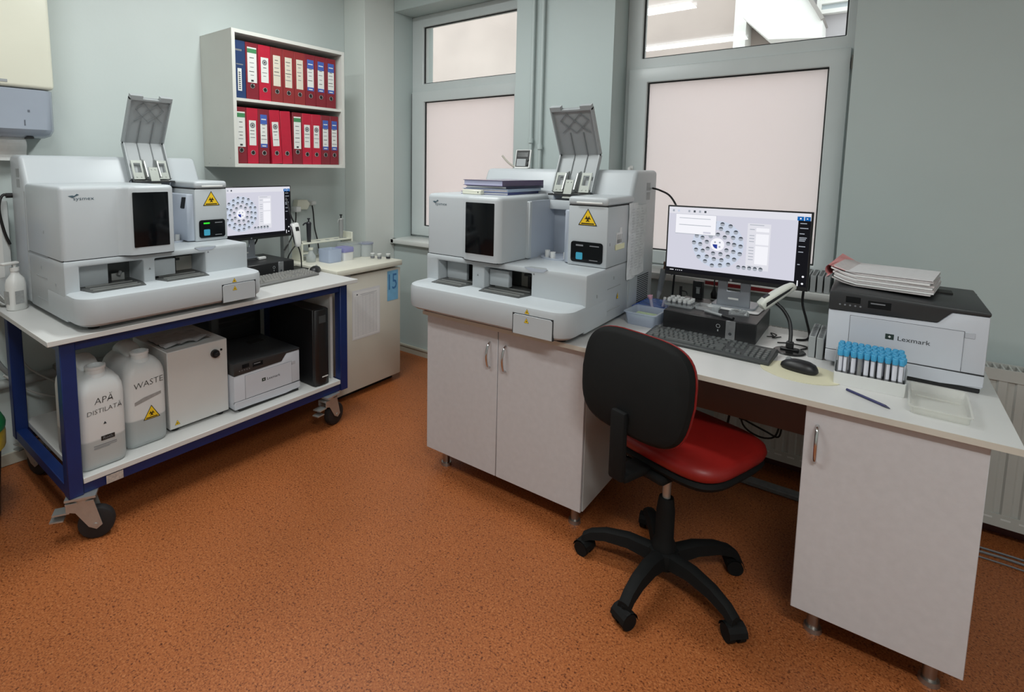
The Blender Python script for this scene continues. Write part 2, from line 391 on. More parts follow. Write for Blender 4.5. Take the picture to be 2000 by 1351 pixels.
# ---------------------------------------------------------------- ceiling lamps
def ceiling_lamp(x, y, lab, power):
    t = thing('ceiling_lamp', lab, 'lamp', (x, y, RZ), 0, 'ceiling lamps')
    g = G(); g.box(-.62, .62, -.14, .14, -.055, -.001, .008, 2); obj('housing', g, WHITE_P, t)
    for s in (-1, 1):
        g = G(); g.cyl((-.58, s*.065, -.073), (.58, s*.065, -.073), .014, n=10); obj('tube', g, mat_emit('fluorescent_tube', (244,250,255), 4.), t)
    ld = bpy.data.lights.new('lamp_light', 'AREA'); ld.shape = 'RECTANGLE'; ld.size = 1.15; ld.size_y = .2; ld.energy = power; ld.color = (.96, 1., .985)
    lo = bpy.data.objects.new('lamp_light', ld); COL.objects.link(lo); lo.parent = t; lo.location = (0, 0, -.095)
ceiling_lamp(1.3, -1.35, 'twin-tube ceiling lamp above the cart', LAMP_W*.72)
ceiling_lamp(3.95, -3.15, 'twin-tube lamp added behind the camera, right, to brighten that side', LAMP_W*1.25)  # added out of view to lift the right wall and narrow cupboard
ceiling_lamp(1.43, -2.8, 'twin-tube ceiling lamp in the middle of the room', LAMP_W*.55)

# ================================================================= ANALYSERS
def warning_triangle(g, cx, cy, w, h, big=True):
    """yellow biohazard triangle in the current XY frame; material 0 yellow, 1 black"""
    g.flat([(cx-w/2, cy-h*.4), (cx+w/2, cy-h*.4), (cx, cy+h*.6)], .0003, 1)
    k = .86; g.flat([(cx-w/2*k, cy-h*.4+h*.05), (cx+w/2*k, cy-h*.4+h*.05), (cx, cy+h*.6*k)], .0006, 0)
    r = w*.1
    if big:
        for a in (90, 210, 330):
            x, y = cx+r*.8*math.cos(R(a)), cy-h*.01+r*.8*math.sin(R(a)); g.ring(x, y, r, r*.55, .0008, 14, 1, a+42, a+318)
        g.ring(cx, cy-h*.01, r*.85, r*.6, .0008, 14, 1); g.disc(cx, cy-h*.01, r*.25, .0009, 8, 1)
        g.rect(cx-w*.34, cx+w*.34, cy-h*.32, cy-h*.25, .0008, 1)
    else:
        g.disc(cx, cy-h*.05, r*1.5, .0008, 10, 1); g.disc(cx, cy-h*.05, r*.6, .0009, 8, 0)

def analyser(name, label, loc, rz, W, D, green, vent_right, SL):
    t = thing(name, label, 'analyser', loc, rz, 'coagulation analysers')
    F = lambda f: f*W
    # lower loading lip with rounded front corners
    def lip_pts(e):
        pts = [(W-e, .36)]
        r = .075-e
        for i in range(7): a = R(0-90*i/6); pts.append((W-.075+r*math.cos(a), .075+r*math.sin(a)))
        for i in range(7): a = R(270-90*i/6); pts.append((.075+r*math.cos(a), .075+r*math.sin(a)))
        pts.append((e, .36)); return pts
    g = G(); g.loft([[(x, y, z) for x, y in reversed(lip_pts(e))] for e, z in ((.022, 0), (.004, .012), (0, .03), (0, .098), (.004, .110), (.016, .116))]); obj('loading_lip', g, ANA, t)
    # housing above the lip with the two rack openings
    xs = [.0012, F(SL[0]), F(SL[1]), F(SL[2]), F(SL[3]), W-.0012]; zs = [.002, .113, .211, .2365]
    g = G(); g.grid(xs, [.155, .30, .60], zs, lambda i, j, k: not (i in (1, 3) and j == 0 and k == 1), .007, 2); obj('lower_housing', g, ANA, t)
    for (a, b) in ((F(SL[0]), F(SL[1])), (F(SL[2]), F(SL[3]))):
        g = G(); g.box(a+.004, b-.004, .296, .2995, .116, .209); obj('opening_back', g, TRAY, t)
        g = G(); g.prism([(a+.02, .088), (b-.02, .088), (b-.004, .16), (b-.004, .292), (a+.004, .292), (a+.004, .16)], .112, .1185, 'z'); o = obj('rack_tray', g, TRAY, t)
        g = G()
        for yy in (.115, .15, .2): g.box(a+.03, b-.03, yy, yy+.004, .1185, .122)
        obj('tray_rail', g, STEEL, o)
    g = G(); g.box(F(SL[0]+.012), F(SL[0]+.155), .215, .235, .119, .207, .003, 2); obj('slide_panel', g, ANA, t)
    g = G(); g.box(F(SL[2]+.008), F(SL[2]+.13), .19, .22, .125, .197, .003, 2); obj('slide_panel', g, ANA, t)
    g = G(); g.box(F(.26), F(.325), .26, .27, .12, .15); g.cyl((F(.29), .25, .14), (F(.305), .26, .155), .008, n=10); obj('gripper', g, STEEL, t)
    g = G(); g.box(F(SL[2]+.14), F(SL[3]-.006), .285, .294, .12, .185); obj('inner_plate', g, mat('plate_beige', (168,164,156), .4, .3), t)
    g = G(); g.box(F(.60), F(.615), .27, .28, .12, .185); g.box(F(.58), F(.635), .265, .275, .172, .182); obj('gripper', g, BLACK_P, t)
    # upper left cover with the bulging window panel
    plan = [(.0, .60), (.0, .158), (F(.255), .158), (F(.275), .152), (F(.30), .128), (F(.32), .118), (F(.525), .118), (F(.535), .14), (F(.545), .33), (F(.50), .60)]
    g = G(); g.prism(plan, .2395, .525, 'z', .022, 3, ang=30, ef=lambda a, b: max(a.z, b.z) > .3); obj('left_cover', g, ANA, t)
    g = G(); g.prism([(p[0]+(.003 if p[0] < .01 else -.003), p[1]+.004 if p[1] < .5 else p[1]) for p in plan], .2355, .2405, 'z'); obj('cover_gap', g, SEAM, t)
    g = G(); g.prism([(F(.315), .27), (F(.50), .27), (F(.50), .497), (F(.315), .497)], .1155, .122, 'y', .004, 2); obj('window', g, BLACK_GL, t)
    # rear housing with sloped top
    g = G(); g.prism([(.585, .0), (.585, .50), (.655, .645), (D, .645), (D, .0)], 0, W, 'x', .02, 3, ang=20); obj('rear_housing', g, ANA, t)
    # right control column
    g = G(); g.box(F(.785), W, .335, .60, .237, .494, .007, 2); obj('control_column', g, ANA, t)
    g = G(); g.box(F(.788), W-.003, .338, .6, .49, .4985, 0); obj('cover_gap', g, SEAM, t)
    g = G(); g.box(F(.783), W+.001, .331, .63, .4962, .532, .013, 3); o = obj('column_lid', g, ANA, t)
    g = G(); g.box(F(.83), F(.97), .328, .335, .503, .511, .002, 1); obj('lid_grip', g, WHITE_P, o)
    g = G(); g.prism(loop_poly(F(.893), .2975, F(.172), .088, .012), .331, .336, 'y'); o = obj('control_panel', g, BLACK_GL, t)
    g = G(); g.prism(loop_poly(F(.855), .28, .030, .030, .004), .329, .332, 'y'); obj('button', g, mat('button_blue', (64,160,190), .35), o)
    g = G(); g.box(F(.835), F(.875), .3303, .332, .322, .329); obj('indicator', g, mat_emit('led_green', (60,235,60), 1.) if green else INK, o, 'lit green indicator' if green else None)
    g = G(); g.box(F(.91), F(.96), .3303, .332, .324, .328); g.box(F(.91), F(.955), .3303, .332, .264, .267); obj('panel_print', g, INK, o)
    g = G(); g.face((F(.893), .3345, .44), (1,0,0), (0,0,1)); warning_triangle(g, 0, 0, .085, .072); obj('warning_label', g, [YEL, BLK], t)
    # deck grip in front of the control column, door on the lip
    g = G(); g.prism([(F(.66), .236), (F(.79), .236), (F(.765), .222), (F(.69), .222)], .1535, .165, 'y'); obj('deck_grip', g, ANA_D, t)
    g = G(); g.prism([(F(.66), .155), (F(.79), .155), (F(.765), .185), (F(.68), .185)], .2355, .2368, 'z'); obj('grip_recess', g, GREY_P, t)
    g = G(); g.box(F(.712), F(.928), -.0006, .01, .0, .083); obj('drawer_gap', g, SEAM, t)
    g = G(); g.prism([(F(.716), .0), (F(.924), .0), (F(.924), .074), (F(.915), .08), (F(.725), .08), (F(.716), .074)], -.002, .012, 'y', .001, 1); o = obj('drawer_front', g, ANA, t)
    g = G(); g.face((F(.79), -.0022, .058), (1,0,0), (0,0,1)); warning_triangle(g, 0, 0, .022, .02, False); obj('warning_label', g, [YEL, BLK], o)
    g = G(); g.face((F(.79), -.0002, .094), (1,0,0), (0,0,1)); warning_triangle(g, 0, 0, .022, .02, False); obj('warning_label', g, [YEL, BLK], t)
    for fx in ((SL[1]+SL[2])/2, SL[3]+.015):
        g = G(); g.face((F(fx), .1546, .17 if fx < .5 else .212), (1,0,0), (0,0,1)); g.flat([(-.005,-.004),(.005,-.004),(0,.006)], .0003); obj('caution_mark', g, INK, t)
    # maker's mark: two leaf strokes and lettering
    g = G(); g.face((F(.055), .1575, .486), (1,0,0), (0,0,1))
    g.flat([(-.012,.002),(.004,-.006),(.014,.000),(.004,.004)], .0003); g.flat([(.008,.001),(.018,.010),(.026,.006),(.016,.001)], .0003); g.text('sysmex', .019, .04, -.009, sx=1.25); obj('logo', g, TEAL, t)
    # cavity under the opened lid: curved inner wall, carousel and cups
    g = G(); a, b = F(.54), F(.787)
    g.box(a, b, .575, .584, .236, .53); g.box(a, a+.012, .34, .58, .236, .50); obj('cavity_wall', g, ANA_D, t)
    g = G(); g.box(a-.004, a+.02, .32, .345, .24, .50, .004, 1); obj('arch_post', g, ANA, t)
    g = G(); g.box(a, b-.02, .52, .57, .455, .50, .006, 2); obj('arch_beam', g, ANA, t)
    g = G(); cx, cy = (a+b)/2, .46; g.lathe([(.085, .236), (.085, .243), (.07, .243), (.07, .238)], 28, (cx, cy, 0)); o = obj('carousel', g, ANA_D, t)
    for q in range(3):
        an = R(200+65*q); g = G(); g.lathe([(.012, .238), (.012, .27), (.009, .27), (.009, .25)], 12, (cx+.055*math.cos(an), cy+.055*math.sin(an), 0)); obj('reagent_cup', g, WHITE_P, o)
    g = G(); g.prism([(b-.03, .36), (b, .345), (b, .56), (b-.03, .56)], .24, .47, 'z', .004, 1); o = obj('side_panel', g, ANA_D, t)
    g = G(); g.prism([(.362, .455), (.40, .455), (.42, .40), (.38, .40)], b-.034, b-.029, 'x', .003, 1); obj('latch', g, BLACK_P, o)
    # opened lid: two hinged panels with rims, ribs and steel hinge plates
    x0, x1 = F(.535), F(.785); P0, P1, P2 = Vector((.575, .535)), Vector((.655, .715)), Vector((.54, .925))
    def lidpanel(g, A, B, xa, xb, th, off=0., mi=None):
        d = (B-A).normalized(); n = Vector((-d.y, d.x))     # points to the room
        q = [A+n*off, B+n*off, B+n*(off-th), A+n*(off-th)]
        g.prism([(p.x, p.y) for p in q], xa, xb, 'x', mi=mi)
    g = G(); lidpanel(g, P0, P1, x0, x1, .012); lidpanel(g, P1, P2, x0, x1, .012)
    for xa, xb in ((x0, x0+.006), (x1-.006, x1)): lidpanel(g, P0, P1, xa, xb, .016, .016); lidpanel(g, P1, P2, xa, xb, .016, .016)
    dd = (P2-P1).normalized(); lidpanel(g, P2-dd*.006, P2+dd*.016, x0, x0+.055, .024, .016); lidpanel(g, P2-dd*.006, P2+dd*.016, x1-.055, x1, .024, .016); lidpanel(g, P2-dd*.008, P2, x0, x1, .02, .014)
    lid = obj('lid', g, mat('lid_inner_grey', (158,163,165), .5, var=.04), t)
    g = G()
    for f in (.36, .68):
        xm = x0+(x1-x0)*f; lidpanel(g, P0+(P1-P0)*.35, P1, xm-.0015, xm+.0015, .006, .006); lidpanel(g, P1, P1+(P2-P1)*.5, xm-.0015, xm+.0015, .006, .006)
    nrm = Vector((-dd.y, dd.x)); w = x1-x0
    g.face((x0, (P1+nrm*.003).x, (P1+nrm*.003).y), (1,0,0), (0, dd.x, dd.y)); Ls = (P2-P1).length
    def seg(ax, ay, bx, by):
        A, B = Vector((ax*w, ay*Ls)), Vector((bx*w, by*Ls)); d = (B-A).normalized(); n = Vector((-d.y, d.x))*.0015
        g.prism([tuple(A+n), tuple(B+n), tuple(B-n), tuple(A-n)], 0, .004, 'z')
    for cxx in (.18, .52, .86):
        for a, b2 in (((-.17,.62),(0,.5)), ((0,.5),(.17,.62)), ((-.17,.62),(0,.76)), ((0,.76),(.17,.62)), ((-.17,.9),(0,.76)), ((0,.76),(.17,.9))):
            ax, bx = cxx+a[0], cxx+b2[0]
            if min(ax, bx) > .01 and max(ax, bx) < .99: seg(ax, a[1], bx, b2[1])
    obj('rib', g, mat('lid_rib_grey', (128,133,135), .5), lid, kind='stuff')
    e = (P1-P0).normalized(); n1 = Vector((-e.y, e.x))
    def plate(xa, xb, s0, s1, off, hole):
        g = G(); base = P0+n1*off; g.face((xa, base.x, base.y), (1,0,0), (0, e.x, e.y)); wd = xb-xa
        if hole: g.grid([0, wd*.2, wd*.8, wd], [s0, s0+.035, s1-.015, s1], [0, .004], lambda i, j, k: not (i == 1 and j == 1))
        else: g.box(0, wd, s0, s1, 0, .004, .001, 1)
        for px in (.3, .7): g.cyl((wd*px, s0+.012 if hole else s1-.012, .004), (wd*px, s0+.012 if hole else s1-.012, .006), .003, n=8)
        obj('hinge_plate', g, mat('hinge_steel', (150,154,148), .5, .35, var=.04), lid)
    plate(x0+.012, x0+.062, -.005, .095, .016, True); plate(x1-.064, x1-.014, -.005, .095, .016, True); plate(x0+.078, x0+.12, -.045, .05, .036, False)
    g = G()
    for xm in (x0+.066, x0+.126): g.prism([tuple(P0+n1*.004), tuple(P0+e*.11+n1*.004), tuple(P0+e*.085+n1*.034), tuple(P0+n1*.04)], xm, xm+.004, 'x')
    g.cyl((x0+.01, P0.x-.01, P0.y-.008), (x1-.01, P0.x-.01, P0.y-.008), .006, n=10); obj('hinge_arm', g, STEEL, lid)
    g = G(); g.box(x0+.005, x1-.005, .52, .60, .522, .53); obj('hinge_bed', g, SEAM, t)
    # sides: seams, catches and vents
    sx = [W] if vent_right else [0]
    xs_ = W if vent_right else 0; sg = 1 if vent_right else -1
    g = G(); e0, e1 = (xs_-.002, xs_+.0006) if vent_right else (xs_-.0006, xs_+.002)
    g.box(e0, e1, .60, .602, .05, .49); g.box(e0, e1, .335, .60, .236, .2375); g.box(e0, e1, .36, .50, .145, .147); g.box(e0, e1, .36, .50, .05, .052); obj('side_seam', g, GREY_P, t)
    if vent_right:
        for k in range(14): g = G(); z = .02+.0095*k; g.box(e0, e1, D-.22, D-.07, z, z+.0045); obj('vent_slot', g, SEAM, t)
    for z in (.505, .55): g = G(); g.box(e0, e1, D-.15, D-.10, z, z+.036); obj('vent_patch', g, GREY_P, t)
    for (yy, zz) in ((.36, .33), (.42, .18), (.25, .13)):
        g = G(); g.box(e0-.001, e1+.001, yy, yy+.006, zz, zz+.012); obj('catch', g, GREY_P, t)
    if vent_right:
        g = G(); g.face((W+.0007, .47, .10), (0,1,0), (0,0,1)); warning_triangle(g, 0, 0, .02, .03, False); obj('warning_label', g, [YEL, BLK], t)
    for fx in (.07, W-.07):
        for yy in (.09, D-.08): g = G(); g.cyl((fx, yy, -.0192), (fx, yy, .004), .02, .024, 14); obj('foot', g, BLACK_P, t)
    return t
def loop_poly(cx, cz, w, h, r): return [(cx+x, cz+y) for x, y in loop_pts(w, h, r)]

DESK_Z, CART_Z = .781, .815
AR = analyser('coagulation_analyser', 'grey-white analyser on the desk cupboard by the window pier, lid open, folders on top', (1.50, -1.22, DESK_Z+.0195), 0, .83, .93, False, True, (.085, .33, .41, .70))
AL = analyser('coagulation_analyser', 'grey-white analyser on the blue cart with its green power light lit, lid open', (.935, -2.335, CART_Z+.0195), R(90), .76, .80, True, False, (.07, .375, .435, .725))
AL_INV = (Matrix.Translation((.935, -2.335, CART_Z+.0195)) @ Matrix.Rotation(R(90), 4, 'Z')).inverted()
AR_INV = Matrix.Translation((1.50, -1.22, DESK_Z+.0195)).inverted()
g = G(); g.M = AL_INV; g.tube([(.15, -2.337, 1.30), (.15, -2.37, 1.30), (.152, -2.385, 1.24), (.14, -2.37, 1.14), (.135, -2.352, 1.08)], .006, 8)
g.cyl((.15, -2.334, 1.30), (.15, -2.358, 1.30), .011, n=10); obj('power_cord', g, CABLE, AL)

# paper sheets and tape stuck to the right side of the desk analyser
g = G(); px = 2.3315; random.seed(3)
for k, (ya, yb, za, zb, off) in enumerate([(-.66, -.55, .955, 1.30, .0), (-.60, -.44, .965, 1.29, .0015)]):
    n = 12; sec = []
    for i in range(n+1):
        z = zb+(za-zb)*i/n; w = .004*math.sin(i*1.1+k); sec.append([(px+off+.002*abs(math.sin(i*.9)), ya, z), (px+off+.003+.002*math.cos(i), (ya+yb)/2, z-w), (px+off+.001, yb+.01*math.sin(i*.5), z)])
    for i in range(n):
        for j in range(2): g.add([sec[i][j], sec[i][j+1], sec[i+1][j+1], sec[i+1][j]], [(0, 3, 2, 1)])
sheet = tag(obj('paper_sheet', g, mat('wrinkled_paper', (218,220,222), .8, var=.08, vscale=40)), 'long wrinkled sheet taped to the side of the desk analyser', 'paper')
g = G()
for i in range(22):
    z = 1.27-.013*i; 
    for j in range(3):
        y0 = -.64+.055*j+random.random()*.01; g.face((px+.0068, 0, 0), (0,1,0), (0,0,1)); g.rect(y0, y0+.02+random.random()*.025, z, z+.0022)
obj('print', g, mat('faint_ink', (188,191,195), .8), sheet)
g = G(); g.box(2.3305, 2.334, -.80, -.70, 1.105, 1.13, .002, 1); t_ = tag(obj('masking_tape', g, mat('tape_cream', (226,224,186), .6)), 'cream tape strip holding a barcode slip on the analyser side', 'tape')
g = G(); g.M = Matrix(); g.box(2.3305, 2.3325, -.79, -.73, 1.13, 1.18); g.box(2.3305, 2.3328, -.755, -.735, 1.12, 1.20); o = obj('barcode_slip', g, PAPER, t_)
g = G(); g.face((2.3331, 0, 0), (0,1,0), (0,0,1))
for i in range(9): g.rect(-.786+.006*i, -.783+.006*i, 1.134, 1.15 if i % 2 else 1.172)
obj('barcode', g, INK_D, o)

# ================================================================= DESK AND CUPBOARDS
def bow_handle(parent, x, y, z0, z1):
    g = G(); g.tube([(x, y, z1), (x, y-.018, z1-.012), (x, y-.028, (z0+z1)/2), (x, y-.018, z0+.012), (x, y, z0)], .0048, 10); return obj('handle', g, CHROME, parent, 'chrome bow handle')
def cupboard(x0, x1, label, doors, hx):
    t = thing('cupboard', label, 'cupboard', ((x0+x1)/2, -.85, 0), 0, 'white laminate desk cupboards'); ox, oy = (x0+x1)/2, -.85
    yf, yb = -1.126-oy, -.48-oy; a, b = x0-ox, x1-ox; zt = .7625
    g = G(); g.box(a, a+.018, yf+.02, yb, .1, zt); g.box(b-.018, b, yf+.02, yb, .1, zt); g.box(a+.018, b-.018, yf+.02, yb, .1, .118); g.box(a+.018, b-.018, yf+.02, yb, zt-.018, zt); g.box(a+.018, b-.018, yb-.006, yb, .118, zt-.018); obj('carcass', g, WHITE_LAM, t)
    n = doors; w = (x1-x0)/n
    for i in range(n):
        g = G(); g.box(a+w*i+.0015, a+w*(i+1)-.0015, yf, yf+.018, .103, zt-.004, .0015, 1); d = obj('door', g, DOOR_LAM, t); bow_handle(d, hx[i]-ox, yf, .588, .70)
    for fx in (a+.06, b-.06):
        for fy in (yf+.08, yb-.06):
            g = G(); g.cyl((fx, fy, .0), (fx, fy, .014), .026, .024, 16); g.cyl((fx, fy, .014), (fx, fy, .1), .017, n=16); obj('foot', g, mat('foot_chrome', (168,164,160), .3, .9), t)
    return t
cupboard(1.561, 2.365, 'wide two-door white cupboard under the desk analyser', 2, (1.922, 2.003))
cupboard(3.069, 3.468, 'narrow one-door white cupboard at the right end of the desk', 1, (3.102,))
t = thing('desk_worktop', 'long white desk worktop spanning both cupboards', 'worktop', (2.54, -.75, DESK_Z))
g = G(); g.box(1.555-2.54, 3.522-2.54, -1.151+.75, -.36+.75, -.018, 0, .0012, 1); obj('board', g, WHITE_LAM, t)
g = G(); g.box(1.555-2.54, 3.5225-2.54, -1.1525+.75, -1.1508+.75, -.0178, -.0006); obj('edge_band', g, EDGE_LAM, t)
g = G(); g.box(2.3655-2.54, 3.0685-2.54, .115, .133, -.33, -.0185); obj('modesty_panel', g, mat('panel_brown', (128,98,90), .6, var=.05), t)

# ================================================================= CHAIR
def chair():
    t = thing('office_chair', 'red office chair with black plastic back shell and five-star base at the desk', 'chair', (2.687, -1.135, 0), R(-19))
    RED = mat('red_leatherette', (136,22,18), .45, var=.06, vscale=20, bump=.08, bscale=120); SH = mat('shell_black', (13,14,14), .75, spec=.25, var=.1, vscale=40)
    g = G(); g.xf((-.01, .115, .487)); g.pad(.44, .42, .055, 4.2, 44, .09, .008); obj('seat', g, RED, t)
    g = G(); g.xf((-.01, .115, .448)); g.pad(.43, .41, .045, 4.2, 44, .14, -.004); obj('seat_shell', g, SH, t)
    # back: red cushion in front, black shell behind, leaning slightly back
    bc = (-.035, -.16, .742); tilt = R(90-8)
    g = G(); g.xf(bc, (tilt, 0, 0))
    def backsec(f, z, sq=.86):
        o = []
        for x, y in superell(.43, .335, 3.8, 44):
            k = 1 - max(0, -(y/.335))*.16 - max(0, y/.335)*.06
            o.append((x*f*k, y*f, z))
        return o
    g.loft([backsec(.88, -.036), backsec(.97, -.028), backsec(1.02, -.012), backsec(1.02, -.004)]); g2 = G(); g2.xf(bc, (tilt, 0, 0)); g2.loft([backsec(1.008, -.004), backsec(1.01, .002), backsec(.98, .018), backsec(.9, .027)])
    # local +z of the tilted frame points to the rear (-y): shell behind, cushion in front
    obj('back_cushion', g, RED, t); obj('back_shell', g2, SH, t)
    g = G(); g.box(-.075, -.015, -.225, -.20, .42, .66, .01, 2); g.box(-.08, -.01, -.21, -.05, .415, .445, .01, 2); obj('back_post', g, SH, t)
    g = G(); g.box(-.09, .05, -.1, .14, .40, .43, .012, 2); g.box(-.06, .02, -.06, .06, .375, .405, .01, 2); obj('mechanism', g, SH, t)
    g = G(); g.cyl((-.09, -.03, .40), (-.15, -.05, .395), .012, n=12); g.cyl((-.15, -.05, .395), (-.19, -.06, .393), .026, .022, 14); obj('tension_knob', g, SH, t)
    g = G(); g.cyl((0, 0, .25), (0, 0, .38), .014, n=14); obj('gas_spring', g, STEEL, t)
    g = G(); g.lathe([(.03, .07), (.043, .10), (.04, .14), (.031, .16), (.031, .26), (.026, .30), (.024, .31)], 20); obj('column_cover', g, SH, t)
    g = G(); g.lathe([(.03, .055), (.052, .065), (.055, .10), (.05, .12), (.03, .125)], 20); obj('hub', g, SH, t)
    for k in range(5):
        a = R(47+72*k+19); c, s = math.cos(a), math.sin(a); P = lambda r, z, w: [(r*c-w*s, r*s+w*c, z)]
        secs = []
        for r, z, w, h in ((.035, .098, .03, .05), (.12, .112, .027, .042), (.2, .106, .024, .036), (.255, .088, .022, .032), (.285, .066, .022, .028)):
            sec = []
            for u, v in ((-1, -.5), (-.75, .35), (-.35, .5), (.35, .5), (.75, .35), (1, -.5)): sec.append((r*c-u*w*s, r*s+u*w*c, z+v*h))
            secs.append(sec)
        g = G(); g.loft(secs); leg = obj('base_leg', g, SH, t)
        cx, cy = .278*c, .278*s; ax = Vector((-s*.8+c*.3, c*.8+s*.3, 0)).normalized()
        g = G()
        for w in (-.017, .017): q = Vector((cx, cy, .027))+ax*w; g.cyl(q-ax*.010, q+ax*.010, .027, n=18)
        g.cyl((cx, cy, .03), (cx, cy, .07), .010, n=10); obj('caster', g, SH, leg)
        g = G(); q = Vector((cx, cy, .03)); d = Vector((ax.y, -ax.x, 0)); secs = []
        for i in range(7):
            an = R(180*i/6); p = q+d*math.cos(an)*.031+Vector((0, 0, math.sin(an)*.031)); secs.append([p-ax*.03, p+ax*.03])
        for i in range(6): g.add([secs[i][0], secs[i][1], secs[i+1][1], secs[i+1][0]], [(0, 1, 2, 3)])
        obj('caster_hood', g, SH, leg)
chair()

# ================================================================= CART
def cart():
    XF, Y0, Y1 = .92, -2.435, -.99
    t = thing('equipment_cart', 'blue steel cart with white boards and braked casters along the left wall', 'cart', (.52, -1.71, 0)); ox, oy = .52, -1.71
    X = lambda v: v-ox
    Y = lambda v: v-oy
    g = G(); g.box(X(.10), X(XF), Y(Y0), Y(Y1), CART_Z-.02, CART_Z, .0015, 1); obj('top_board', g, WHITE_LAM, t)
    g = G(); g.box(X(.14), X(.90), Y(-2.345), Y(-1.105), .233, .255, .0015, 1); obj('shelf_board', g, WHITE_LAM, t)
    legs = [(.848, -2.395), (.848, -1.10), (.14, -2.395), (.14, -1.10)]
    for lx, ly in legs: g = G(); g.box(X(lx), X(lx+.05), Y(ly), Y(ly+.05), .19, CART_Z-.0205, .003, 1); obj('leg', g, BLUE_FR, t)
    for lx in (.85, .142):
        g = G(); g.box(X(lx), X(lx+.04), Y(-2.345), Y(-1.10), CART_Z-.06, CART_Z-.0205, .002, 1); obj('top_rail', g, BLUE_FR, t)
        g = G(); g.box(X(lx), X(lx+.04), Y(-2.345), Y(-1.10), .19, .2325, .002, 1); obj('bottom_rail', g, BLUE_FR, t)
    for ly in (-2.392, -1.097):
        g = G(); g.box(X(.19), X(.848), Y(ly), Y(ly+.04), CART_Z-.06, CART_Z-.0205, .002, 1); obj('end_rail', g, BLUE_FR, t)
        g = G(); g.box(X(.19), X(.848), Y(ly), Y(ly+.04), .19, .2325, .002, 1); obj('end_rail', g, BLUE_FR, t)
    g = G(); g.box(X(.25), X(.84), Y(-1.125), Y(-1.108), .256, .74); obj('side_board', g, WHITE_LAM, t)
    for (lx, ly, ang) in ((.873, -2.345, 62), (.873, -1.17, 100), (.165, -2.33, 20), (.165, -1.15, 20)):
        c = Vector((X(lx), Y(ly), 0)); a = R(ang); d = Vector((math.cos(a), math.sin(a), 0)); n = Vector((-d.y, d.x, 0))   # d: trailing direction
        g = G(); g.M = Matrix.Translation((c.x, c.y, 0)) @ Matrix.Rotation(a, 4, 'Z')
        g.box(-.05, .05, -.042, .042, .181, .19); g.cyl((0, 0, .16), (0, 0, .181), .03, n=16); o = obj('caster_plate', g, STEEL, t)
        g = G(); g.M = Matrix.Translation((c.x, c.y, 0)) @ Matrix.Rotation(a, 4, 'Z')
        for s in (-1, 1): g.prism([(-.05, .165), (.04, .165), (.065, .06), (.045, .045), (.02, .06), (-.02, .125), (-.05, .135)], s*.026-.0015, s*.026+.0015, 'y')
        g.box(-.052, .04, -.026, .026, .160, .166); g.box(-.095, -.04, -.024, .024, .125, .131); g.prism([(-.105, -.02), (-.06, -.024), (-.06, .024), (-.105, .02)], .098, .103, 'z'); obj('fork', g, STEEL, o)
        g = G(); g.M = Matrix.Translation((c.x, c.y, 0)) @ Matrix.Rotation(a, 4, 'Z'); q = .042
        prof = [(.0, .055), (.006, .062), (.014, .0625), (.02, .057)]
        secs = [[(q+r*math.cos(2*math.pi*i/24), w, .0625+r*math.sin(2*math.pi*i/24)) for i in range(24)] for w, r in ((-.02, .05), (-.017, .060), (-.008, .0625), (.008, .0625), (.017, .060), (.02, .05))]
        g.loft(secs); obj('wheel', g, mat('rubber_black', (26,24,25), .7), o)
        g = G(); g.M = Matrix.Translation((c.x, c.y, 0)) @ Matrix.Rotation(a, 4, 'Z'); g.cyl((q, -.03, .0625), (q, .03, .0625), .008, n=10); obj('axle', g, STEEL, o)
    g = G(); g.box(X(.8985), X(.8995), Y(-2.27), Y(-2.21), .197, .23); obj('type_label', g, mat('label_grey', (176,166,158), .6, var=.2, vscale=120), t)
cart()

# ================================================================= REFRIGERATOR
def fridge():
    t = thing('refrigerator', 'small off-white under-counter refrigerator beside the cart', 'refrigerator', (.41, -.715, 0)); X = lambda v: v-.41; Y = lambda v: v+.715
    FR = mat('fridge_enamel', (206,202,190), .35, var=.02, vscale=4); ya, yb = -.968, -.421
    g = G(); g.box(X(.12), X(.655), Y(ya+.006), Y(yb-.006), .035, .79); obj('cabinet', g, FR, t)
    g = G(); g.box(X(.66), X(.70), Y(ya), Y(yb), .045, .778, .005, 2); d = obj('door', g, FR, t)
    g = G(); g.box(X(.655), X(.661), Y(ya+.01), Y(yb-.01), .05, .775); obj('door_seal', g, SEAM, t)
    g = G(); g.box(X(.11), X(.715), Y(ya-.003), Y(yb+.003), .793, .828, .004, 2); obj('top_board', g, mat('fridge_top', (216,214,200), .35, var=.03), t)
    g = G(); g.box(X(.675), X(.706), Y(ya+.02), Y(ya+.11), .766, .79, .003, 1); obj('hinge_cover', g, GREY_P, t)
    g = G(); g.box(X(.16), X(.64), Y(ya+.02), Y(yb-.02), 0, .036); obj('plinth', g, BLACK_M, t)
fridge()
FX = .7005
g = G(); g.face((FX, 0, 0), (0,1,0), (0,0,1)); g.rect(-.845, -.612, .372, .685, .0005, 0); g.rect(-.838, -.62, .38, .672, .0012, 1)
random.seed(5)
for i in range(26):
    z = .64-.0098*i; g.rect(-.825, -.635, z, z+.0012, .0016, 2)
for yy in (-.825, -.80, -.76, -.735, -.70, -.67, -.645): g.rect(yy, yy+.001, .39, .64, .0016, 2)
g.rect(-.81, -.80, .652, .66, .0016, 3); g.rect(-.78, -.64, .652, .655, .0016, 2); g.rect(-.77, -.66, .645, .647, .0016, 2)
tag(obj('log_sheet', g, [mat('plastic_sleeve', (220,220,222), .15), PAPER, mat('table_lines', (170,172,178), .8), INK_D]), 'printed table sheet in a plastic sleeve on the refrigerator door', 'paper')
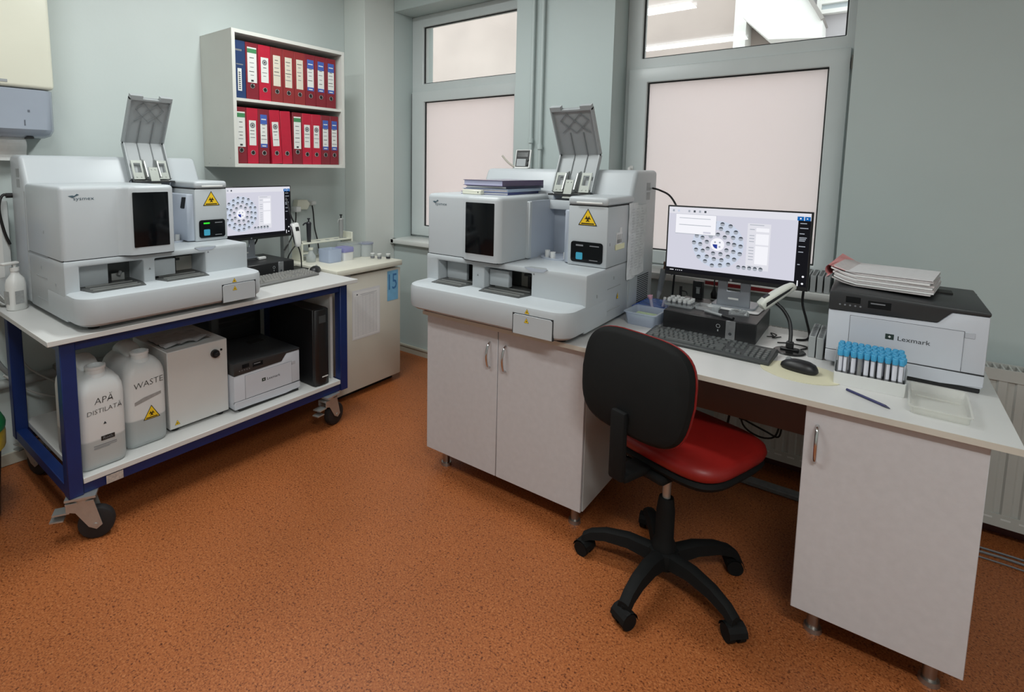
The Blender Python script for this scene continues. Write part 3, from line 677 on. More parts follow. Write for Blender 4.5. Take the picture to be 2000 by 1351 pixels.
g = G(); g.face((FX, 0, 0), (0,1,0), (0,0,1)); g.rect(-.545, -.445, .565, .765, .0006, 0); g.text('1', .15, -.527, .685, .0012, 1, sx=.7); g.text('5', .15, -.478, .685, .0012, 1, sx=.75)
tag(obj('number_tape', g, [mat('tape_blue', (120,178,216), .4, var=.1, vscale=15), mat('marker_blue', (62,118,172), .5)]), 'light blue tape with a hand-written number 15 on the refrigerator door', 'tape')

# ================================================================= WALL SHELF WITH BINDERS
SX, SY0, SY1, SZ0, SZ1 = .347, -1.382, -.593, 1.435, 2.194
def wall_shelf():
    t = thing('wall_shelf', 'white open wall shelf with two compartments of binders', 'shelf', (.001, (SY0+SY1)/2, SZ0)); Y = lambda v: v-(SY0+SY1)/2; Z = lambda v: v-SZ0
    th = .02; SM = mat('shelf_laminate', (205,206,200), .45, var=.02)
    for nm, a in (('side_panel', (0, SX, Y(SY0), Y(SY0+th), 0, Z(SZ1))), ('side_panel', (0, SX, Y(SY1-th), Y(SY1), 0, Z(SZ1))), ('top_panel', (0, SX, Y(SY0+th), Y(SY1-th), Z(SZ1-th), Z(SZ1))), ('bottom_panel', (0, SX, Y(SY0+th), Y(SY1-th), 0, th)), ('shelf_board', (.008, SX-.012, Y(SY0+th), Y(SY1-th), Z(1.806), Z(1.822)))):
        g = G(); g.box(*a); obj(nm, g, SM, t)
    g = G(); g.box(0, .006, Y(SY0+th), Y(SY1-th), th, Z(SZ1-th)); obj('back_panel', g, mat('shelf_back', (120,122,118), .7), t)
    g = G()
    for (x, z) in ((.06, .02), (.16, .012), (.30, .05)): g.cyl((x, Y(SY0)-.0005, z), (x, Y(SY0)+.004, z), .003, n=8)
    obj('screw', g, GREY_P, t)
wall_shelf()
BIND = {'dark': mat('binder_dark_red', (122,30,42), .42, var=.05, vscale=30), 'bright': mat('binder_red', (176,26,52), .40, var=.05, vscale=30), 'brick': mat('binder_brick_red', (134,42,44), .45, var=.05, vscale=30), 'blue': mat('binder_navy', (34,58,100), .4, var=.05)}
LABM = [mat('label_white', (216,218,214), .6), mat('label_green', (60,128,82), .6), mat('label_blue', (62,92,168), .6), INK, INK_D, mat('label_cream', (208,202,186), .6)]
def binder(y, z, w, col, style, label, group, lean=0., h=.318, d=.287):
    t = thing('lever_arch_binder', label, 'binder', (SX-.028-d/2, y+w/2, z), 0, group)
    t.rotation_euler = (lean, 0, 0)
    hw = w/2-.0008; hx = d/2
    g = G(); cov = .003
    g.box(hx-cov, hx, -hw, hw, 0, h, .001, 1); g.box(-hx, hx-cov, -hw, -hw+cov, 0, h); g.box(-hx, hx-cov, hw-cov, hw, 0, h); obj('cover', g, BIND[col], t)
    g = G(); g.box(-hx+.01, hx-.012, -hw+cov+.0006, hw-cov-.0006, .004, h-.02); obj('page_block', g, PAPER, t)
    g = G(); g.face((hx+.0004, 0, 0), (0,1,0), (0,0,1)); lw = w*.36
    zt, zb = h*.92, h*.30
    if style == 'green': g.rect(-lw, lw, zb, zt, 0, 0); g.rect(-lw, lw, zt-.032, zt-.008, .0003, 1); g.rect(-.008, .008, zb+.006, zb+.016, .0003, 4)
    elif style == 'seal': zt = h*.78; g.rect(-lw*.85, lw*.85, zb+.01, zt, 0, 0); g.ring(0, zt-.028, .016, .008, .0003, 16, 3); g.disc(0, zt-.028, .006, .0003, 10, 4)
    elif style == 'cream': zt = h*.86; g.rect(-lw*.85, lw*.85, zb, zt, 0, 5)
    elif style == 'bluetab': zt = h*.9; g.rect(-lw*.85, lw*.85, zb, zt, 0, 0); g.rect(-lw*.85, lw*.85, zt-.055, zt, .0003, 2); g.rect(-lw*.6, lw*.6, zt-.03, zt-.024, .0006, 0); g.rect(-lw*.85, lw*.85, zb, zb+.022, .0003, 2); g.rect(-lw*.5, lw*.5, zb+.006, zb+.012, .0006, 0)
    elif style == 'navy': g.rect(-lw*.45, lw*.45, h*.13, h*.52, 0, 0); g.rect(-lw*.9, lw*.6, h*.82, h*.85, 0, 3); g.rect(-lw*.7, lw*.8, h*.58, h*.60, 0, 3)
    if style in ('green', 'seal', 'cream', 'bluetab'):
        z0 = zt-(.06 if style != 'cream' else .03); k = 0
        while z0 > zb+.035 and k < 7:
            a = lw*(.35+.4*random.random()); g.rect(-a, a*(.6+.4*random.random()), z0, z0+.0035, .0004, 3 if k % 3 else 4); z0 -= .017+.012*random.random(); k += 1
    if style == 'navy':
        for k in range(9): g.rect(-lw*.22, lw*.2, h*(.16+.035*k), h*(.178+.035*k), .0004, 4)
    if style != 'none': obj('spine_label', g, LABM, t)
    if style != 'navy':
        hz = h*.24 if style == 'green' else h*.2
        g = G(); g.face((hx+.0006, 0, hz), (0,1,0), (0,0,1)); g.torus(.0125, .0022, 18, 6); obj('finger_ring', g, CHROME, t)
        g = G(); g.face((hx+.0007, 0, hz), (0,1,0), (0,0,1)); g.disc(0, 0, .011, 0, 16); obj('finger_hole', g, BLK, t)
    return t
ordn = ['first', 'second', 'third', 'fourth', 'fifth', 'sixth', 'seventh', 'eighth', 'ninth', 'tenth']
up = [('blue','navy',.0), ('dark','green',0), ('bright','seal',0), ('brick','cream',0), ('brick','cream',0), ('brick','cream',0), ('dark','bluetab',0), ('dark','bluetab',0), ('dark','bluetab',0)]
desc = {'navy': 'navy blue binder with a white barcode strip', 'green': 'dark red binder with a green-topped white label', 'seal': 'bright red binder with a round seal on its label', 'cream': 'brick red binder with a plain cream label', 'bluetab': 'dark red binder with a blue-ended label', 'none': 'bright red binder without a label'}
y = SY0+.022; random.seed(11)
for i, (c, s, l) in enumerate(up):
    w = .080 if i else .075
    binder(y, 1.8225, w, c, s, desc[s]+', %s from left, upper row' % ordn[i], 'binders in the upper shelf row', h=.318); y += w+.0005
lo = [('dark','green',0), ('bright','seal',0), ('dark','bluetab',0), ('bright','seal',.05), ('bright','none',.045), ('dark','green',0), ('bright','seal',0), ('bright','seal',0), ('dark','bluetab',0), ('dark','bluetab',0)]
y = SY0+.0225
for i, (c, s, l) in enumerate(lo):
    w = .0715
    if i == 3: y += .0155
    if i == 5: y += .001
    binder(y, SZ0+.0205+(w/2*math.sin(abs(l))), w, c, s, desc[s]+', %s from left, lower row' % ordn[i], 'binders in the lower shelf row', lean=l, h=.318); y += w+.0006

# ================================================================= PRINTERS
def printer(label, loc, rz, s):
    t = thing('laser_printer', label, 'printer', loc, rz, 'laser printers'); t.scale = (s, s, s)
    w, d = .397, .40; LG = mat('printer_light_grey', (196,200,208), .42, var=.01); DK = mat('printer_dark', (44,46,48), .45, var=.04, vscale=60)
    g = G(); g.prism([(.002, .016), (w-.002, .016), (w, .05), (w, .240), (.312, .240), (.280, .202), (0, .198), (0, .05)], 0, d, 'y', .004, 2); obj('body', g, LG, t)
    top = [(-.001, .199), (.280, .203), (.311, .241), (w+.001, .241), (w+.001, .254), (.30, .256), (.02, .268), (-.001, .262)]
    g = G(); g.prism(top, -.003, d+.002, 'y', .004, 2); obj('top_cover', g, DK, t)
    g = G(); g.box(.24, .33, .24, .30, .255, .2605); obj('output_slot', g, BLK, t)
    g = G(); g.face((0, -.0034, .233), (1,0,0), (0,0,1)); g.rect(.045, .085, -.003, .018, 0, 0)
    for i in range(5): g.disc(.03+.014*i, -.012, .003, .0003, 8, 1)
    g.rect(.105, .165, -.012, .012, 0, 0); g.rect(.112, .15, .002, .006, .0004, 1)
    obj('operator_panel', g, [BLACK_GL, INK], t)
    g = G(); g.box(.0605, .3445, -.0012, .003, .060, .188); obj('door_gap', g, mat('printer_seam', (110,112,118), .7), t)
    g = G(); g.box(.062, .343, -.0022, .004, .0615, .1865, .0008, 1); dr = obj('front_door', g, LG, t)
    g = G(); g.face((.168, -.0025, .135), (1,0,0), (0,0,1)); g.rect(-.011, .011, -.009, .009, 0, 1); g.flat([(-.004,0),(0,-.004),(.004,0),(0,.004)], .0004, 2); obj('maker_mark', g, [LG, mat('mark_dark_green', (36,52,46), .5), WHITE_P], dr)
    g = G(); g.face((.187, -.0025, .133), (1,0,0), (0,0,1)); g.text('Lexmark', .0205, 0, 0, align='LEFT', sx=1.12); obj('lettering', g, INK_D, dr)
    g = G(); g.box(.345, .368, -.0018, .004, .168, .186, .001, 1); g.box(.3425, .3435, -.0024, .004, .075, .165); obj('latch', g, mat('printer_latch', (180,184,192), .4), t)
    g = G(); g.prism([(.0, .020), (.30, .014), (w, .022), (w, .0565), (0, .0585)], -.002, .01, 'y', .0015, 1); obj('paper_drawer', g, LG, t)
    g = G(); g.prism([(0, .0585), (w, .0565), (w, .0615), (0, .0605)], -.0006, .004, 'y'); obj('drawer_gap', g, SEAM, t)
    g = G(); g.box(.03, w-.005, .006, d-.01, 0, .0175, .003, 1); obj('base', g, BLACK_P, t)
    g = G(); g.box(w-.001, w+.003, d-.06, d-.045, .03, .25); obj('rear_edge', g, BLACK_P, t)
    return t
printer("light grey laser printer with dark top and papers, at the desk's right end", (3.087, -.771, DESK_Z+.0003), 0, 1.)
printer('light grey laser printer with dark top on the lower shelf of the cart', (.84, -1.70, .2556), R(90), .93)

# stack of papers on the desk printer
random.seed(9)
def sheets(name, label, loc, rz, w, d, n, dz, cols, grp=None, bend=.0, sk=.006):
    t = thing(name, label, 'papers', loc, rz, grp)
    for k in range(n):
        z = dz*k; ox, oy = random.uniform(-sk, sk), random.uniform(-sk, sk); g = G(); a = random.uniform(-.03, .03)
        nx = 8; top = []
        for i in range(nx+1):
            x = -w/2+w*i/nx; up = bend*max(0, (abs(i/nx-.0) < .26)*(1-i/(nx*.25)))**1.5 if bend else 0
            top.append((x, z+up))
        vs = []; fs = []
        for x, zz in top:
            for y in (-d/2, d/2):
                for h in (0, dz*.82): vs.append((ox+x*math.cos(a)-y*math.sin(a), oy+x*math.sin(a)+y*math.cos(a), zz+h))
        for i in range(nx):
            b = 4*i; fs += [(b+1, b+5, b+7, b+3), (b, b+2, b+6, b+4), (b, b+4, b+5, b+1), (b+2, b+3, b+7, b+6)]
        fs += [(0, 1, 3, 2), (4*nx, 4*nx+2, 4*nx+3, 4*nx+1)]
        g.add(vs, fs); obj('sheet_bundle', g, cols[k % len(cols)], t)
    return t
PINK = mat('pink_folder', (222,150,150), .6); PGREY = mat('paper_edges', (198,192,192), .8, var=.06, vscale=120)
sheets('paper_stack', 'thick stack of papers with a pink folder on the desk printer', (3.235, -.56, DESK_Z+.2705), R(-8), .27, .24, 7, .0068, [PGREY, PAPER, PGREY, PAPER], None, .02)
t = bpy.data.objects['paper_stack']
g = G(); secs = []
for i in range(8): a = R(180*i/7); secs.append([(-.145+.012*math.cos(a+R(90))*1.2, -.12, .048+.018*math.sin(a+R(-90))), (-.139+.012*math.cos(a+R(90))*1.2, .12, .05+.018*math.sin(a+R(-90)))])
for i in range(7): g.add([secs[i][0], secs[i][1], secs[i+1][1], secs[i+1][0]], [(0, 1, 2, 3)])
g.add([(-.15, -.122, .065), (-.10, -.124, .0505), (-.10, .124, .0505), (-.155, .125, .08)], [(0, 1, 2, 3)]); g.add([(-.155, -.12, .02), (-.12, -.13, .05), (-.12, .0, .05), (-.165, -.0, .03)], [(0, 1, 2, 3)])
obj('pink_folder', g, PINK, t)
g = G(); g.box(-.10, .135, -.118, .12, .0482, .0515); obj('top_sheet', g, mat('form_paper', (214,214,216), .8, var=.04, vscale=60), t)

# ================================================================= MONITORS
def monitor(label, loc, rz, dialog):
    """origin: foot centre; panel .539 x .308, local x right, z up, front at -y"""
    t = thing('computer_monitor', label, 'monitor', loc, rz, 'computer monitors'); W, H = .539, .308; zb = .122; yf = -.13
    g = G(); g.box(-W/2, W/2, yf, yf+.022, zb, zb+H, .002, 1); obj('bezel', g, BLACK_P, t)
    g = G(); g.box(-.16, .16, yf+.022, yf+.045, zb+.05, zb+H-.05, .008, 2); obj('rear_cover', g, BLACK_P, t)
    SM = mat('stand_silver', (158,164,172), .35, .6)
    g = G(); g.prism([(-.065, .0), (.065, .0), (.063, .085), (.063, .16), (.025, .16), (.025, .07), (-.025, .07), (-.025, .16), (-.063, .16), (-.063, .085)], -.06, -.05, 'y', .002, 1); obj('stand_neck', g, SM, t)
    g = G(); g.prism(loop_pts(.17, .15, .02), .0, .008, 'z', .002, 1); obj('stand_foot', g, SM, t)
    g = G(); g.box(-.02, .02, -.0605, -.0598, .034, .042); obj('stand_slot', g, WHITE_P, t)
    g = G(); g.box(-.10, .10, -.05, yf+.045, .15, .24, .01, 2) if False else g.box(-.05, .05, yf+.045, -.05, .155, .24, .006, 1); obj('mount', g, BLACK_P, t)
    g = G(); g.face((-W/2, yf-.0004, zb+H), (1,0,0), (0,0,1))
    M = [mat_emit('screen_body', (210,210,223), 1.), mat_emit('screen_bar', (224,224,232), 1.), mat_emit('screen_white', (244,244,250), 1.), mat_emit('screen_black', (24,24,28), 1.), mat_emit('screen_grey', (166,172,182), 1.), mat_emit('screen_dark', (74,80,88), 1.), mat_emit('screen_blue', (22,96,168), 1.), mat_emit('screen_pale_blue', (203,212,229), 1.), mat_emit('screen_navy', (44,62,146), 1.)]
    def rc(u0, u1, v0, v1, z, m): g.rect(u0*W, u1*W, -v1*H, -v0*H, z, m)
    rc(.012, .988, .018, .895, 0, 0); rc(.012, .988, .018, .11, .0002, 1); rc(.912, .988, .11, .86, .0002, 3); rc(.012, .912, .885, .945, .0002, 3); rc(.912, .988, .86, .945, .0002, 3)
    rc(.905, .945, .06, .11, .0004, 6); rc(.95, .985, .06, .11, .0004, 6); g.disc(.925*W, -.085*H, .003, .0006, 8, 2); g.flat([(.962*W, -.075*H), (.962*W, -.095*H), (.972*W, -.085*H)], .0006, 2)
    for u, m in ((.04, 4), (.08, 7), (.16, 4), (.2, 5), (.24, 4), (.28, 5)): rc(u, u+.015, .055, .085, .0004, m)
    for v, l in ((.14, .04), (.2, .05), (.27, .03), (.32, .045), (.34, .04), (.36, .035), (.43, .04), (.5, .03), (.66, .015)): rc(.925, .925+l, v, v+.01, .0004, 4)
    g.disc(.965*W, -.815*H, .004, .0004, 8, 2); g.disc(.963*W, -.905*H, .004, .0004, 8, 2); rc(.93, .937, .87, .94, .0004, 2)
    for u in (.04, .085, .1, .115, .13): rc(u, u+(.03 if u < .05 else .006), .915, .925, .0004, 2)
    cx, cy = .388*W, -.505*H
    g.disc(cx, cy, .185*W, .0002, 40, 7); g.disc(cx, cy, .115*W, .0004, 32, 0); g.disc(cx, cy, .05*W, .0006, 24, 2)
    g.add([(cx, cy, .0008)]+[(cx+.034*W*math.cos(R(a)), cy+.034*W*math.sin(R(a)), .0008) for a in (180, 210, 240, 270)], [(0, 1, 2, 3, 4)], 8)
    for a in (45, 135, 315): g.disc(cx+.024*W*math.cos(R(a)), cy+.024*W*math.sin(R(a)), .004, .0008, 8, 4)
    for rr, n, off in ((.078, 9, 10), (.125, 14, 4), (.172, 18, 0)):
        for k in range(n):
            a = R(off+360*k/n); r2 = rr*W*(1 if rr < .12 or k % 2 else .95); x, yy = cx+r2*math.cos(a), cy+r2*math.sin(a)
            g.disc(x, yy, .0088, .0009, 14, 4); g.disc(x, yy, .0088, .0011, 8, 5, 15, 165)
    for k in range(5): x = (.545+.0375*k)*W; g.disc(x, -.785*H, .0082, .0009, 14, 4); g.disc(x, -.785*H, .0082, .0011, 8, 5, 15, 165)
    rc(.592, .745, .185, .80, .0005, 1); rc(.65, .735, .24, .29, .0007, 2); rc(.65, .735, .32, .46, .0007, 2); rc(.65, .735, .48, .72, .0007, 2)
    for v in (.26, .34, .38, .42, .50, .54, .58, .62, .66): rc(.607, .64, v, v+.009, .0008, 4)
    for v in (.20, .75): rc(.605, .70, v, v+.008, .0008, 4)
    if dialog:
        rc(.068, .372, .112, .392, .0013, 4); rc(.069, .370, .115, .385, .0014, 2); rc(.095, .33, .165, .172, .0016, 4); rc(.095, .335, .26, .268, .0016, 4); rc(.28, .335, .345, .37, .0016, 0)
    obj('screen', g, M, t, 'lit screen showing rings of round sample markers')
    g = G(); g.face((0, yf-.0006, zb+.0085), (1,0,0), (0,0,1)); g.disc(0, 0, .0048, 0, 14); obj('maker_badge', g, mat('badge_silver', (150,154,160), .3, .6), t)
    return t
PC_T = .860
monitor('monitor on the desk computer in front of the right window, dialog box on its screen', (2.735, -.42, PC_T+.0044), 0, True)
monitor('monitor behind the cart analyser under the wall shelf', (.235, -1.305, CART_Z+.0804), R(90), False)

def desktop_pc(label, loc, rz):
    t = thing('desktop_computer', label, 'computer', loc, rz, 'slim desktop computers'); w, d, h = .35, .325, .0788
    g = G(); g.box(0, w, .012, d, 0, h, .002, 1); obj('case', g, mat('case_dark', (34,34,36), .4, var=.05), t)
    g = G(); g.box(0, w, 0, .0135, 0, h, .003, 1); f = obj('front_panel', g, BLACK_P, t)
    g = G(); g.box(.243, .277, -.0025, .004, 0, h-.001, .001, 1); s = obj('silver_strip', g, mat('strip_silver', (140,142,144), .35, .5, var=.08, vscale=60), f)
    g = G(); g.face((.26, -.0028, .026), (1,0,0), (0,0,1)); g.disc(0, 0, .006, 0, 14); obj('maker_badge', g, INK_D, s)
    g = G(); g.face((.215, -.0006, .05), (1,0,0), (0,0,1)); g.ring(0, 0, .008, .006, 0, 16); g.rect(-.002, .002, -.022, -.014); obj('power_button', g, GREY_P, f)
    return t
desktop_pc('slim black desktop computer lying flat under the desk monitor', (2.512, -.695, DESK_Z+.0002), 0)
desktop_pc('slim black desktop computer lying flat under the cart monitor', (.50, -1.465, CART_Z+.0002), R(90))

def keyboard(label, loc, rz, single):
    t = thing('keyboard', label, 'keyboard', loc, rz, 'keyboards'); w, d = .445, .155
    KB = mat('keyboard_dark', (58,61,61), .5, var=.05) if single else mat('keyboard_grey', (112,112,110), .5, var=.05)
    KK = mat('key_dark', (84,88,88), .34) if single else mat('key_grey', (136,135,131), .4)
    g = G(); g.prism([(-d/2, 0), (d/2, 0), (d/2, .022), (d/2-.02, .026), (-d/2, .012)], -w/2, w/2, 'x', .003, 1); obj('base', g, KB, t)
    rows = [(.052, [(x, 1) for x in (0, 2, 3, 4, 5, 6.6, 7.6, 8.6, 9.6, 11.2, 12.2, 13.2, 14.2)]), (.026, [(i, 1) for i in range(13)]+[(13, 2)]), (.007, [(0, 1.5)]+[(1.5+i, 1) for i in range(13)]), (-.012, [(0, 1.75)]+[(1.75+i, 1) for i in range(11)]+[(12.75, 2.25)]), (-.031, [(0, 2.25)]+[(2.25+i, 1) for i in range(10)]+[(12.25, 2.75)]), (-.050, [(0, 1.25), (1.25, 1.25), (2.5, 1.25), (3.75, 6), (9.75, 1.25), (11, 1.25), (12.25, 1.25), (13.5, 1.5)])]
    u = .0186; keys = []
    for yy, r in rows:
        for x, k in r: keys.append((-w/2+.012+x*u, yy, k))
    for yy, xs in ((.052, (0, 1, 2)), (.026, (0, 1, 2)), (.007, (0, 1, 2)), (-.031, (1,)), (-.050, (0, 1, 2))):
        for x in xs: keys.append((-w/2+.012+15.3*u+x*u, yy, 1))
    for j, yy in enumerate((.026, .007, -.012, -.031, -.050)):
        for x in range(4): keys.append((-w/2+.012+18.6*u+x*u, yy, 1))
    cache = {}; allg = G()
    for x, yy, k in keys:
        kw = u*k-.003; z = .012+(yy+d/2)/(d)*.0125
        def mk(g):
            g.loft([[(p[0], p[1], 0) for p in loop_pts(kw, .0155, .002, 1)], [(p[0], p[1]+.001, .0075) for p in loop_pts(kw-.004, .012, .002, 1)]])
        if single:
            if k not in cache: g = G(); mk(g); cache[k] = mesh_of(g, KK)
            o = obj('key', cache[k], None, t); o.location = (x+kw/2+.0015, yy, z-.001)
        else:
            allg.xf((x+kw/2+.0015, yy, z-.001)); mk(allg)
    if not single: obj('keys', allg, KK, t)
    return t
keyboard('dark full-size keyboard lying in front of the desk computer', (2.722, -.835, DESK_Z+.0003), R(-3), True)
keyboard('grey keyboard beside the cart analyser', (.61, -1.29, CART_Z+.0003), R(95), False)

def mouse(label, loc, rz):
    t = thing('computer_mouse', label, 'mouse', loc, rz, 'computer mice'); secs = []
    for z, f, oy in ((0, .92, 0), (.006, 1, 0), (.016, .96, 0), (.027, .8, -.003), (.034, .5, -.006), (.036, .15, -.008)): secs.append([(x*f, y*f+oy, z) for x, y in superell(.062, .112, 2.6, 28)])
    g = G(); g.loft(secs); obj('shell', g, BLACK_P, t)
    g = G(); g.cyl((-.004, .034, .030), (.004, .034, .030), .008, n=12); obj('scroll_wheel', g, GREY_P, t)
    return t
g = G(); g.prism([(.115*math.cos(R(10*i))*(1.05 if 5 < i < 22 else 1), .10*math.sin(R(10*i))) for i in range(36)], 0, .002, 'z')
pad = tag(obj('mouse_pad', g, mat('pad_cream', (212,208,180), .6, var=.03)), 'round cream mouse pad on the desk left of the printer', 'mouse pad'); pad.location = (3.035, -.915, DESK_Z+.0002)
mouse('black mouse on the round cream pad', (3.026, -.90, DESK_Z+.0025), R(75))
mouse('black mouse at the right end of the cart top by the refrigerator', (.575, -1.022, CART_Z+.0003), R(40))

# ================================================================= BARCODE SCANNERS
def scanner_head(t, M, body):
    g = G(); g.M = M; secs = []
    for y, w, h, oz in ((-.073, .036, .026, 0), (-.069, .048, .034, 0), (-.045, .052, .04, .002), (0, .046, .038, .003), (.045, .040, .033, .002), (.066, .034, .028, 0), (.073, .022, .018, 0)): secs.append([(x, y, z+oz) for x, z in superell(w, h, 3.2, 20)])
    g.loft([list(reversed(s)) for s in secs]); h = obj('scanner_body', g, body, t)
    g = G(); g.M = M; g.xf_ = None; g.disc(0, .0, .0, 0, 3) if False else None
    g.box(-.012, .012, -.045, -.02, .0205, .0235, .002, 1); obj('trigger', g, BLACK_P, h)
    g = G(); g.M = M
    for s in (-1, 1): g.prism([(-.06, -.004), (.04, .0), (.06, .006), (-.05, .008)], s*.0245-.0015, s*.0245+.0015, 'x')
    obj('grip_stripe', g, BLACK_P, h)
SCB = mat('scanner_beige', (206,208,200), .4, var=.02)
t = thing('barcode_scanner', 'beige barcode scanner on a black gooseneck stand beside the desk keyboard', 'scanner', (2.975, -.70, DESK_Z+.0002), 0, 'barcode scanners')
g = G(); g.lathe([(.050, 0), (.052, .003), (.048, .007), (.02, .009)], 32); obj('stand_foot', g, mat('foot_black', (26,26,26), .25), t)
g = G(); g.box(-.03, .03, -.012, .012, .008, .016, .003, 1); g.box(-.012, .012, -.012, .012, .016, .04, .003, 1); obj('socket', g, BLACK_P, t)
g = G(); g.tube([(0, 0, .03), (-.002, .02, .07), (-.012, .04, .11), (-.035, .048, .145), (-.062, .05, .168)], .0065, 10); obj('gooseneck', g, BLACK_P, t)
scanner_head(t, Matrix.Translation((-.058, .05, .195)) @ Matrix.Rotation(R(-62), 4, 'Z') @ Matrix.Rotation(R(38), 4, 'X'), SCB)
g = G(); g.tube([(.01, .05, .19), (.028, .06, .12), (.045, .08, .06), (.04, .12, .01), (.0, .13, .006), (-.06, .05, .006)], .003, 6) if False else g.tube([(.03, .045, .004), (.045, .08, .003), (.04, .105, .003), (-.01, .11, .003), (-.05, .09, .003)], .0026, 6); obj('cord', g, CABLE, t)
t = thing('barcode_scanner', 'white barcode scanner leaning on a bent stand beside the cart monitor', 'scanner', (.42, -1.045, CART_Z+.0002), 0, 'barcode scanners')
g = G(); g.box(-.07, .06, -.04, .05, 0, .008, .003, 1); obj('stand_foot', g, BLACK_P, t)
g = G(); g.tube([(-.03, .0, .008), (-.02, -.045, .05), (0, -.045, .1), (.015, -.005, .15), (.02, .02, .09), (.012, .03, .008)], .004, 8); obj('stand_wire', g, BLACK_P, t)
scanner_head(t, Matrix.Translation((.02, -.01, .215)) @ Matrix.Rotation(R(90), 4, 'Z') @ Matrix.Rotation(R(75), 4, 'X') @ Matrix.Rotation(R(180), 4, 'Z'), WHITE_P)
g = G(); g.tube([(.02, -.025, .295), (.015, -.04, .33), (.0, -.05, .40), (-.02, -.05, .44)], .0045, 8); obj('cord', g, CABLE, t)

# ================================================================= LOWER SHELF OF THE CART
SH_Z = .2555
def jug(label, cx, cy, w, d, word_lines, hazard, liquid):
    """front faces +x; origin base centre"""
    t = thing('jerrycan', label, 'jerrycan', (cx, cy, SH_Z), 0, 'white jerrycans on the cart')
    key = 'jug_plastic_%s' % ('b' if hazard else 'a'); m = mat(key, (216,218,218), .45, spec=.4, var=.02)
    if not key+'_done' in MATS:                      # contents seen through the milky wall: a tone below the fill line
        N = m.node_tree.nodes; L = m.node_tree.links; p = N['Principled BSDF']; src = p.inputs['Base Color'].links[0].from_socket
        tc = N.new('ShaderNodeTexCoord'); sp = N.new('ShaderNodeSeparateXYZ'); L.new(tc.outputs['Object'], sp.inputs[0]); rp = N.new('ShaderNodeValToRGB')
        rp.color_ramp.elements[0].position = liquid; rp.color_ramp.elements[1].position = liquid+.004
        rp.color_ramp.elements[0].color = (*lin((202,208,209) if hazard else (212,216,216)), 1); rp.color_ramp.elements[1].color = (1, 1, 1, 1)
        mx = N.new('ShaderNodeMixRGB'); mx.blend_type = 'MULTIPLY'; mx.inputs[0].default_value = 1; L.new(sp.outputs[2], rp.inputs[0]); L.new(src, mx.inputs[1]); L.new(rp.outputs[0], mx.inputs[2]); L.new(mx.outputs[0], p.inputs['Base Color'])
        p.inputs['Subsurface Weight'].default_value = .15; p.inputs['Subsurface Radius'].default_value = (.02, .02, .02); MATS[key+'_done'] = 1
    secs = []
    for z, fx, fy, ox, r in ((0, .93, .90, 0, .03), (.006, .98, .97, 0, .035), (.02, 1, 1, 0, .035), (.29, 1, 1, 0, .035), (.315, .99, .975, 0, .038), (.338, .955, .90, -.002, .045), (.355, .89, .76, -.004, .05), (.366, .78, .56, -.008, .04), (.370, .6, .4, -.008, .03)):
        secs.append([(x*fx+ox, y*fy, z) for x, y in loop_pts(d, w, r, 5)])
    g = G(); g.loft(secs); obj('body', g, m, t)
    nx = d/2-.062
    g = G(); g.lathe([(.044, .345), (.040, .364), (.034, .370), (.033, .386), (.036, .388), (.036, .398), (.028, .40), (.027, .385)], 24, (nx, 0, 0)); obj('neck', g, m, t)
    g = G(); secs = []
    for x, z, hw, hh in ((nx-.035, .350, .028, .012), (nx-.06, .372, .034, .018), (nx-.11, .386, .038, .022), (nx-.16, .384, .04, .026), (nx-.19, .365, .038, .03), (nx-.20, .34, .034, .03)):
        secs.append([(x, y, z+zz) for y, zz in superell(hw*2, hh*2, 2.6, 16)])
    g.loft(secs); obj('carry_handle', g, m, t)
    fx = d/2+.0006
    g = G(); g.face((fx, 0, 0), (0,1,0), (0,0,1))
    for txt, size, yy, zz, an in word_lines:
        vs, fs = text_mesh(txt, 'CENTER', .12, .016); c, s = math.cos(an), math.sin(an)
        for dx, dz in ((0, 0), (.0012, .0006)): g.add([(yy+dx+(x*size)*c-(y_*size)*s, zz+dz+(x*size)*s+(y_*size)*c, .0002) for x, y_ in vs], fs)
    obj('handwriting', g, mat('marker_grey', (124,124,122), .8), t)
    if hazard:
        g = G(); g.face((fx, .014, .135), (0,1,0), (0,0,1)); warning_triangle(g, 0, 0, .068, .06); obj('warning_label', g, [YEL, BLK], t)
        g = G(); g.face((fx, 0, 0), (0,1,0), (0,0,1)); g.flat([(-.05, .185), (.055, .21), (.055, .222), (-.015, .212), (-.05, .2)], .0003); obj('faded_label', g, mat('faded_grey', (150,148,146), .8, var=.1, vscale=90), t)
    else:
        g = G(); g.face((fx, .012, .118), (0,1,0), (0,0,1)); g.rect(-.024, .024, -.009, .009, .0003, 0); g.text('Roth', .018, 0, 0, .0006, 1); g.rect(-.05, .03, -.026, -.023, .0003, 2); g.rect(-.05, .03, -.032, -.030, .0003, 2); g.rect(-.05, .005, -.037, -.035, .0003, 2); obj('maker_label', g, [BLK, INK, INK], t)
        g = G(); g.face((fx, .004, .178), (0,1,0), (0,0,1)); g.flat([(-.006,-.004),(.006,-.004),(0,.007)], .0003); obj('caution_mark', g, INK_D, t)
jug('white jerrycan hand-lettered APĂ DISTILATĂ at the left end of the cart shelf', .868-.145, -2.258, .168, .29, [('APĂ', .036, .004, .272, .03), ('DISTILATĂ', .026, .004, .232, .06)], False, .115)
jug('white jerrycan hand-lettered WASTE with a yellow biohazard label', .822-.145, -2.078, .165, .29, [('WASTE', .036, .006, .270, .09)], True, .118)

